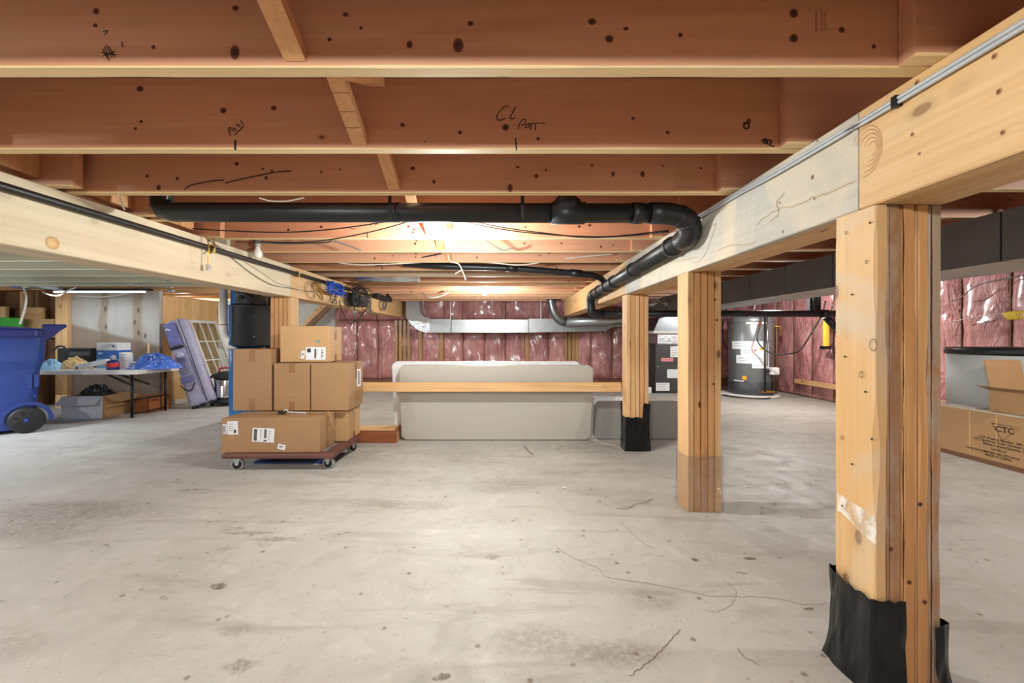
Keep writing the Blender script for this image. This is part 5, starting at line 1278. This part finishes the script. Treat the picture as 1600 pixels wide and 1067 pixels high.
for k in (1, 2): xx = slw+(sw-2*slw)*k/3; mb.box(xx-0.008, xx+0.008, -0.010, 0.010, slw, Ls-slw)
for k in (1, 2, 3): zz = slw+(Ls-2*slw)*k/4; mb.box(slw, sw-slw, -0.009, 0.009, zz-0.008, zz+0.008)
mb.build('muntin', M['white'], sh)
MB(W).box(slw, sw-slw, -0.001, 0.001, slw, Ls-slw).build('glass_pane', M['glass'], sh)

# ------------------------------------------------------------------ shop vacuum
vx, vy = P(352, 600, 5.45).x, 5.42
vx, vy = P(357, 600, 5.62).x, 5.62
sv = thing('shop_vacuum', (vx, vy, 0), 'steel drum wet-dry vacuum with black base behind the boxes', 'vacuum')
MB().lathe([(0.15, 0.03), (0.19, 0.04), (0.19, 0.075), (0.15, 0.085)], (vx, vy, 0), 28).build('caster_base', M['black_rub'], sv)
MB().lathe([(0.001, 0.08), (0.155, 0.08), (0.158, 0.12), (0.162, 0.125), (0.158, 0.13), (0.158, 0.34), (0.15, 0.36), (0.001, 0.36)], (vx, vy, 0), 32).build('steel_drum', M['chrome'], sv)
MB().lathe([(0.16, 0.355), (0.168, 0.36), (0.165, 0.40), (0.12, 0.45), (0.001, 0.46)], (vx, vy, 0), 28).build('motor_head', M['black_rub'], sv)
MB().tube(spline([(vx-0.10, vy-0.05, 0.44), (vx-0.07, vy-0.05, 0.50), (vx+0.07, vy-0.05, 0.50), (vx+0.10, vy-0.05, 0.44)], 6), 0.013, 10).build('carry_handle', M['red'], sv)
for dx_, dy_ in ((-.15, -.1), (.15, -.1), (-.15, .1), (.15, .1)): MB().lathe([(0.002, -0.012), (0.028, -0.012), (0.028, 0.012), (0.002, 0.012)], (vx+dx_, vy+dy_, 0.028), 14, 'x').build('caster', M['black_rub'], sv)
MB().tube(spline([(vx-0.15, vy-.03, 0.42), (vx-0.21, vy-.06, 0.36), (vx-0.20, vy-.08, 0.2), (vx-0.17, vy-.1, 0.1), (vx-0.21, vy-.1, 0.05)], 6), 0.014, 8).build('hose', M['black_rub'], sv)

# ------------------------------------------------------------------ black drum with blue tank, white elbow pipe
kx, ky = P(391, 500, 4.62).x, 4.62
bt = thing('pressure_tank', (kx, ky, 0), 'tall blue and black tank standing behind the left post', 'tank')
MB().lathe([(0.17, 0), (0.205, 0.01), (0.21, 0.03), (0.21, 0.79), (0.19, 0.80), (0.001, 0.80)], (kx+0.01, ky, 0), 44).build('lower_tank', M['tank_blue'], bt)
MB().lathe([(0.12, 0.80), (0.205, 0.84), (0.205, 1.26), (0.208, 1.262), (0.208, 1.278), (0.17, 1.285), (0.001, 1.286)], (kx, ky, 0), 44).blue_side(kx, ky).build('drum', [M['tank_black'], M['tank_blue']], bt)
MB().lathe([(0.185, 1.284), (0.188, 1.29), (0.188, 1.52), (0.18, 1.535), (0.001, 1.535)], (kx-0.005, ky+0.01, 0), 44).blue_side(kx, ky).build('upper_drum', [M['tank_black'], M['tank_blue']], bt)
for kz in (0.93, 1.15): MB().lathe([(0.0003, 0), (0.005, 0), (0.005, 0.003), (0.0003, 0.003)], (kx+0.14, ky-0.158, kz), 8, 'y').build('bolt', M['chrome'], bt)
MB().tube(spline([(kx+0.02, ky-0.19, 1.36), (kx+0.05, ky-0.22, 1.40), (kx+0.10, ky-0.19, 1.37), (kx+0.12, ky-0.16, 1.34)], 6), 0.03, 10).build('moulded_handle', M['tank_black'], bt)
vp = thing('vent_pipe', (kx-0.27, 4.5, 0.85), 'white vertical pipe bending into the black drum', 'pipe')
qx = P(349.5, 480, 4.5).x
MB().tube([(qx, 4.5, 1.54), (qx, 4.5, 1.34)], 0.036, 20).build('upper_pipe', M['pvc_grey'], vp)
e = [Vector((qx, 4.5, 1.35)), Vector((qx, 4.5, 1.05))]+arc_pts((qx, 4.5, 1.02), (qx, 4.5, 0.885), (qx+0.12, 4.5, 0.885), 8)
MB().tube(e, 0.038, 20).build('elbow', M['pvc'], vp)
MB().tube([(qx+0.11, 4.5, 0.885), (qx+0.155, 4.5, 0.885)], 0.045, 18).build('coupling', M['black_rub'], vp)
MB().tube([(qx, 4.5, 1.055), (qx, 4.5, 1.065)], 0.041, 18).build('joint_ring', M['cherry'], vp)
tag(MB().box(-2.88, -2.70, 4.86, 4.90, 0.0, 1.541).build('black_board', M['black_rub']), 'black sheet standing between the drum and left post', 'board')
# round pale disc behind pipe
dc = thing('round_gauge_board', P(352, 510, 7.7), 'pale round disc leaning on the wall behind the white pipe', 'disc')
MB().lathe([(0.001, 0), (0.28, 0), (0.28, 0.02), (0.001, 0.02)], (P(352, 525, 7.75).x, YB-0.021, 0.95), 36, 'y').build('disc', M['plate_white'], dc)

# ------------------------------------------------------------------ stair stringer far left
ss = thing('stair_stringer', (-3.4, 7.4, 0.6), 'diagonal brown stair stringer seen behind the left post', 'stairs')
def dia(a, b, c, d, y0_, y1_, m):
    q = [P(*p_, 7.3) for p_ in (a, b, c, d)]
    MB().prism([(p_.x, p_.z) for p_ in q], y0_, y1_).build('stringer', m, ss)
dia((371, 608), (514, 474), (524, 474), (389, 608), 7.3, 7.34, M['dark_stud'])
dia((386, 607), (499, 474), (513, 474), (399, 607), 7.36, 7.42, M['pine_x'])
dia((350, 606), (470, 474), (498, 474), (386, 606), 7.44, 7.47, M['drywall'])
# ------------------------------------------------------------------ cables overhead
bc, wc = M['cable_black'], M['cable_white']
cable('overhead_cable', [P(300, 357, 2.35), P(345, 360, 2.35), P(440, 363, 2.35), P(520, 358, 2.3), P(600, 347, 2.3), P(640, 340, 2.3)], 0.0035, bc, 'upper black cable sagging left of the near bulb')
cable('overhead_cable', [P(395, 376, 2.5), P(450, 379, 2.5), P(510, 375, 2.45), P(580, 362, 2.4), P(640, 346, 2.35)], 0.0035, bc, 'lower black cable sagging left of the near bulb')
cable('overhead_cable', [P(722, 345, 2.35), P(760, 354, 2.35), P(820, 363, 2.35), P(900, 369, 2.35), P(960, 369, 2.35), P(1045, 360, 2.3)], 0.0035, bc, 'upper black cable running right of the near bulb to elbow')
cable('overhead_cable', [P(735, 345, 2.4), P(790, 356, 2.4), P(850, 364, 2.4), P(920, 371, 2.4), P(1000, 367, 2.4), P(1045, 362, 2.3)], 0.0035, bc, 'lower black cable running right of the near bulb to elbow')
cable('overhead_cable', [P(395, 379, 2.9), P(450, 381, 2.9), P(505, 379, 2.8), P(520, 376, 2.72)], 0.005, M['cable_grey'], 'grey cable under the joist near the unlit globe bulb')
cable('overhead_cable', [P(443, 415, 3.55), P(447, 405, 3.5), P(460, 400, 3.4), P(500, 405, 3.4), P(550, 413, 3.4), P(600, 413, 3.4), P(680, 409, 3.4), P(760, 410, 3.4), P(810, 414, 3.4), P(850, 409, 3.4), P(900, 402, 3.35), P(960, 397, 3.3)], 0.006, wc, 'long white cable looping under the joists before the branch pipe')
cable('overhead_cable', [P(560, 424, 3.9), P(600, 413, 3.7), P(650, 404, 3.4), P(690, 396, 3.3)], 0.005, bc, 'short black cable rising towards the near bulb')
cable('overhead_cable', [P(700, 397, 3.3), P(703, 408, 3.3), P(716, 412, 3.3), P(722, 422, 3.3), P(728, 438, 3.3)], 0.006, wc, 'white wire tail dangling below the near bulb', 'wire')
cable('overhead_cable', [P(722, 422, 3.3), P(716, 425, 3.3), P(711, 428, 3.3)], 0.005, wc, 'short white wire end beside the dangling tail', 'wire')
cable('overhead_cable', [P(758, 376, 2.75), P(775, 386, 2.78), P(786, 391, 2.8), P(796, 389, 2.8), P(803, 386, 2.8)], 0.006, M['cable_grey'], 'bent grey cable stub under the joist right of the bulb')
cable('overhead_cable', [P(520, 376, 2.75), P(545, 384, 2.78), P(565, 392, 2.8)], 0.005, M['cable_grey'], 'slanting grey cable stub under the joist left of the bulb')
cable('overhead_cable', [P(405, 309, 1.80), P(420, 313.5, 1.82), P(435, 314.5, 1.82), P(450, 314, 1.82), P(475, 309, 1.80)], 0.0035, wc, 'short white cable loop below the joist with the split')
cable('overhead_cable', [P(186, 303, 1.76), P(190, 318, 1.87), P(195, 328, 1.88)], 0.004, wc, 'white cable stub dropping behind the left beam')
cable('overhead_cable', [P(660, 457.6, 5.8), P(672, 465, 5.7), P(690, 462, 5.7), P(702, 456, 5.7)], 0.010, wc, 'far white cable loop left of the far bulb')
cable('beam_wire', [(-1.866, 2.56, 1.535), (-1.864, 2.75, 1.47), (-1.862, 3.0, 1.385), (-1.862, 3.25, 1.34), (-1.862, 3.5, 1.345), (-1.862, 3.8, 1.35), (-1.855, 3.95, 1.37)], 0.003, M['cable_grey'], 'grey wire drooping across the left beam face', 'wire')
cable('beam_wire', [(-1.866, 2.57, 1.535), (-1.864, 2.82, 1.48), (-1.862, 3.1, 1.42), (-1.862, 3.3, 1.37), (-1.862, 3.5, 1.36), (-1.862, 3.85, 1.34), (-1.855, 4.05, 1.37)], 0.003, wc, 'pale wire drooping across the left beam face', 'wire')
cable('beam_wire', [(-1.868, 1.73, 1.50), (-1.867, 1.80, 1.50), (-1.866, 1.87, 1.495), (-1.866, 1.97, 1.49)], 0.0015, M['ink_brown'], 'fine brown wire end stapled above the iron pipe', 'wire')
# cable tangle on the left beam
def tangle(name, c, rx, ry, rz, n, r, mat, label, seed, thick=1):
    rg = random.Random(seed); mb = MB()
    for i in range(n):
        pts = []; ph = rg.uniform(0, 6.28); tlt = rg.uniform(-.6, .6); sc = rg.uniform(.55, 1.05)
        for k in range(13):
            a = ph+k*0.56
            pts.append((c[0]+abs(math.sin(a*0.5+tlt))*rx*0.6+rg.uniform(0, rx*.3), c[1]+math.cos(a)*ry*sc+rg.uniform(-.01, .01), c[2]+math.sin(a+tlt)*rz*sc+rg.uniform(-.01, .01)))
        mb.tube(spline(pts, 4), r, 5)
    return tag(mb.build(name, mat), label, 'cable')
bx = -1.84
tangle('cable_coil', (bx, 3.93, 1.365), 0.06, 0.10, 0.085, 5, 0.003, M['brass'], 'thin brown wire coil left of the blue cable bundle', 3)
tangle('cable_coil', (bx, 4.25, 1.43), 0.11, 0.27, 0.066, 15, 0.0042, M['cable_blue'], 'bundle of bright blue network cable tied to the left beam', 5)
tangle('cable_coil', (bx, 4.25, 1.34), 0.07, 0.14, 0.09, 3, 0.003, bc, 'thin black loops hanging under the blue cable bundle', 6)
tangle('cable_coil', (bx, 4.98, 1.42), 0.12, 0.36, 0.13, 12, 0.0042, bc, 'dense tangle of black cables around the power adapters', 8)
tangle('cable_coil', (bx, 5.35, 1.35), 0.07, 0.14, 0.12, 5, 0.004, M['cable_grey'], 'grey cable loops right of the power adapters', 9)
tangle('cable_coil', (bx, 4.62, 1.35), 0.07, 0.15, 0.09, 4, 0.003, bc, 'thin black loops left of the power adapters', 10)
pa = thing('power_adapter', (bx+0.03, 4.9, 1.28), 'black power adapter bricks hanging in the cable tangle', 'adapter')
MB().rbox(bx+0.0, bx+0.07, 4.72, 4.88, 1.29, 1.44, 0.01).build('adapter_brick', M['black_rub'], pa)
MB().rbox(bx+0.0, bx+0.08, 4.92, 5.17, 1.30, 1.43, 0.01).build('adapter_brick', M['black_rub'], pa)
bxx = thing('network_box', (bx+0.04, 5.9, 1.46), 'black network box fixed on the far left beam', 'box')
MB().rbox(bx-0.0, bx+0.07, 5.60, 6.30, 1.46, 1.525, 0.01).build('box_body', M['black_rub'], bxx)
MB().rbox(bx+0.0, bx+0.05, 6.20, 6.30, 1.527, 1.60, 0.006).build('antenna', M['black_rub'], bxx)
cable('hanging_cable', [(bx+.02, 4.86, 1.31), (bx+.03, 4.86, 1.22), (bx+.03, 4.85, 1.125), (bx+.02, 4.93, 1.12), (bx+.02, 5.10, 1.19), (bx, 5.35, 1.30)], 0.008, bc, 'black cable hanging in a V below the adapters')
cable('hanging_cable', [(bx+.01, 4.45, 1.33), (bx+.02, 4.50, 1.22), (bx+.02, 4.6, 1.14), (bx+.02, 4.75, 1.08), (bx+.02, 4.9, 1.14)], 0.006, bc, 'thin black cable drooping left of the V cable')
tangle('cable_tail', (bx, 6.05, 1.40), 0.05, 0.16, 0.09, 5, 0.005, M['cable_grey'], 'frayed grey cable tails below the network box', 12)
# foil duct between joists above the tangle
fd = MB().tube([P(540, 430, 4.15), P(600, 433, 4.15)], 0.075, 18)
fd2 = MB().tube([(-1.60, 4.39, 1.60), (-0.95, 4.39, 1.60)], 0.085, 20)
tag(fd2.build('foil_duct', M['foil']), 'dull foil round duct between joists above blue cables', 'duct')
# left bay: round duct pieces, hanging white hooks and wires
ld = thing('wall_duct', P(60, 445, 5.2), 'galvanised round duct fitting below joists above the bin', 'duct')
MB().tube([P(42, 446, 5.15), P(96, 449, 5.15)], 0.038, 16).build('pipe_run', M['steel'], ld)
MB().tube([P(20, 443, 5.15), P(44, 446, 5.15)], 0.055, 16).build('collar', M['bag_dark'], ld)
cable('wall_cable', [P(28, 438, 5.0), P(34, 447, 5.0), P(44, 449, 5.0)], 0.010, wc, 'white cable looped over the duct above the bin')
cable('wall_cable', [P(66, 456, 5.05), P(80, 461, 5.05), P(92, 462, 5.05), P(104, 455, 5.05), P(118, 449, 5.05)], 0.010, wc, 'thick white cable slung left of the double stud')
cable('wall_cable', [P(122, 462, 5.3), P(150, 464, 5.3), P(180, 462, 5.3), P(205, 456, 5.3), P(235, 448, 5.3), P(270, 449, 5.3)], 0.008, wc, 'white cable slung across the grey plywood wall')
cable('wall_cable', [P(180, 420, 4.6), P(192, 436, 4.6), P(205, 444, 4.6), P(215, 447, 4.6)], 0.006, wc, 'thin white cord sagging from the pale joists')
hk = tag(MB().tube(spline([P(200, 432, 4.6), P(206, 440, 4.6), P(210, 436, 4.6), P(213, 441, 4.6)], 5), 0.008, 6).build('wire_hook', M['white']), 'small white wire hooks under the pale joists', 'hook')
jb = thing('junction_box', P(268, 450, 5.35), 'metal junction box on the top plate of knotty wall', 'junction box')
MB().rbox(P(262, 450, 5.4).x, P(274, 450, 5.4).x, 5.36, 5.41, 1.52, 1.565, 0.004).build('box_body', M['steel'], jb)

# small debris on the floor
gr = random.Random(4)
for i, (a, b) in enumerate(((866, 698), (828, 699), (873, 718), (804, 741), (882, 763))):
    c = PZ(a, b); s_ = 0.012 if i in (0, 4) else 0.006
    tag(MB(TR(c.x, c.y, 0.0005, gr.uniform(0, 90))).rbox(-s_, s_, -s_*.5, s_*.5, 0, s_*.6, s_*.2).build('grit', M['debris']), 'small pale crumb of debris on the floor before the grey table', 'debris', 'crumbs on the floor')
c = PZ(824, 704); tag(MB().tube([PZ(819, 697, .004), PZ(826, 705, .004), PZ(833, 710, .004)], 0.003, 6).build('twig', M['dark_stud']), 'thin dark sliver of wood on the floor', 'debris')
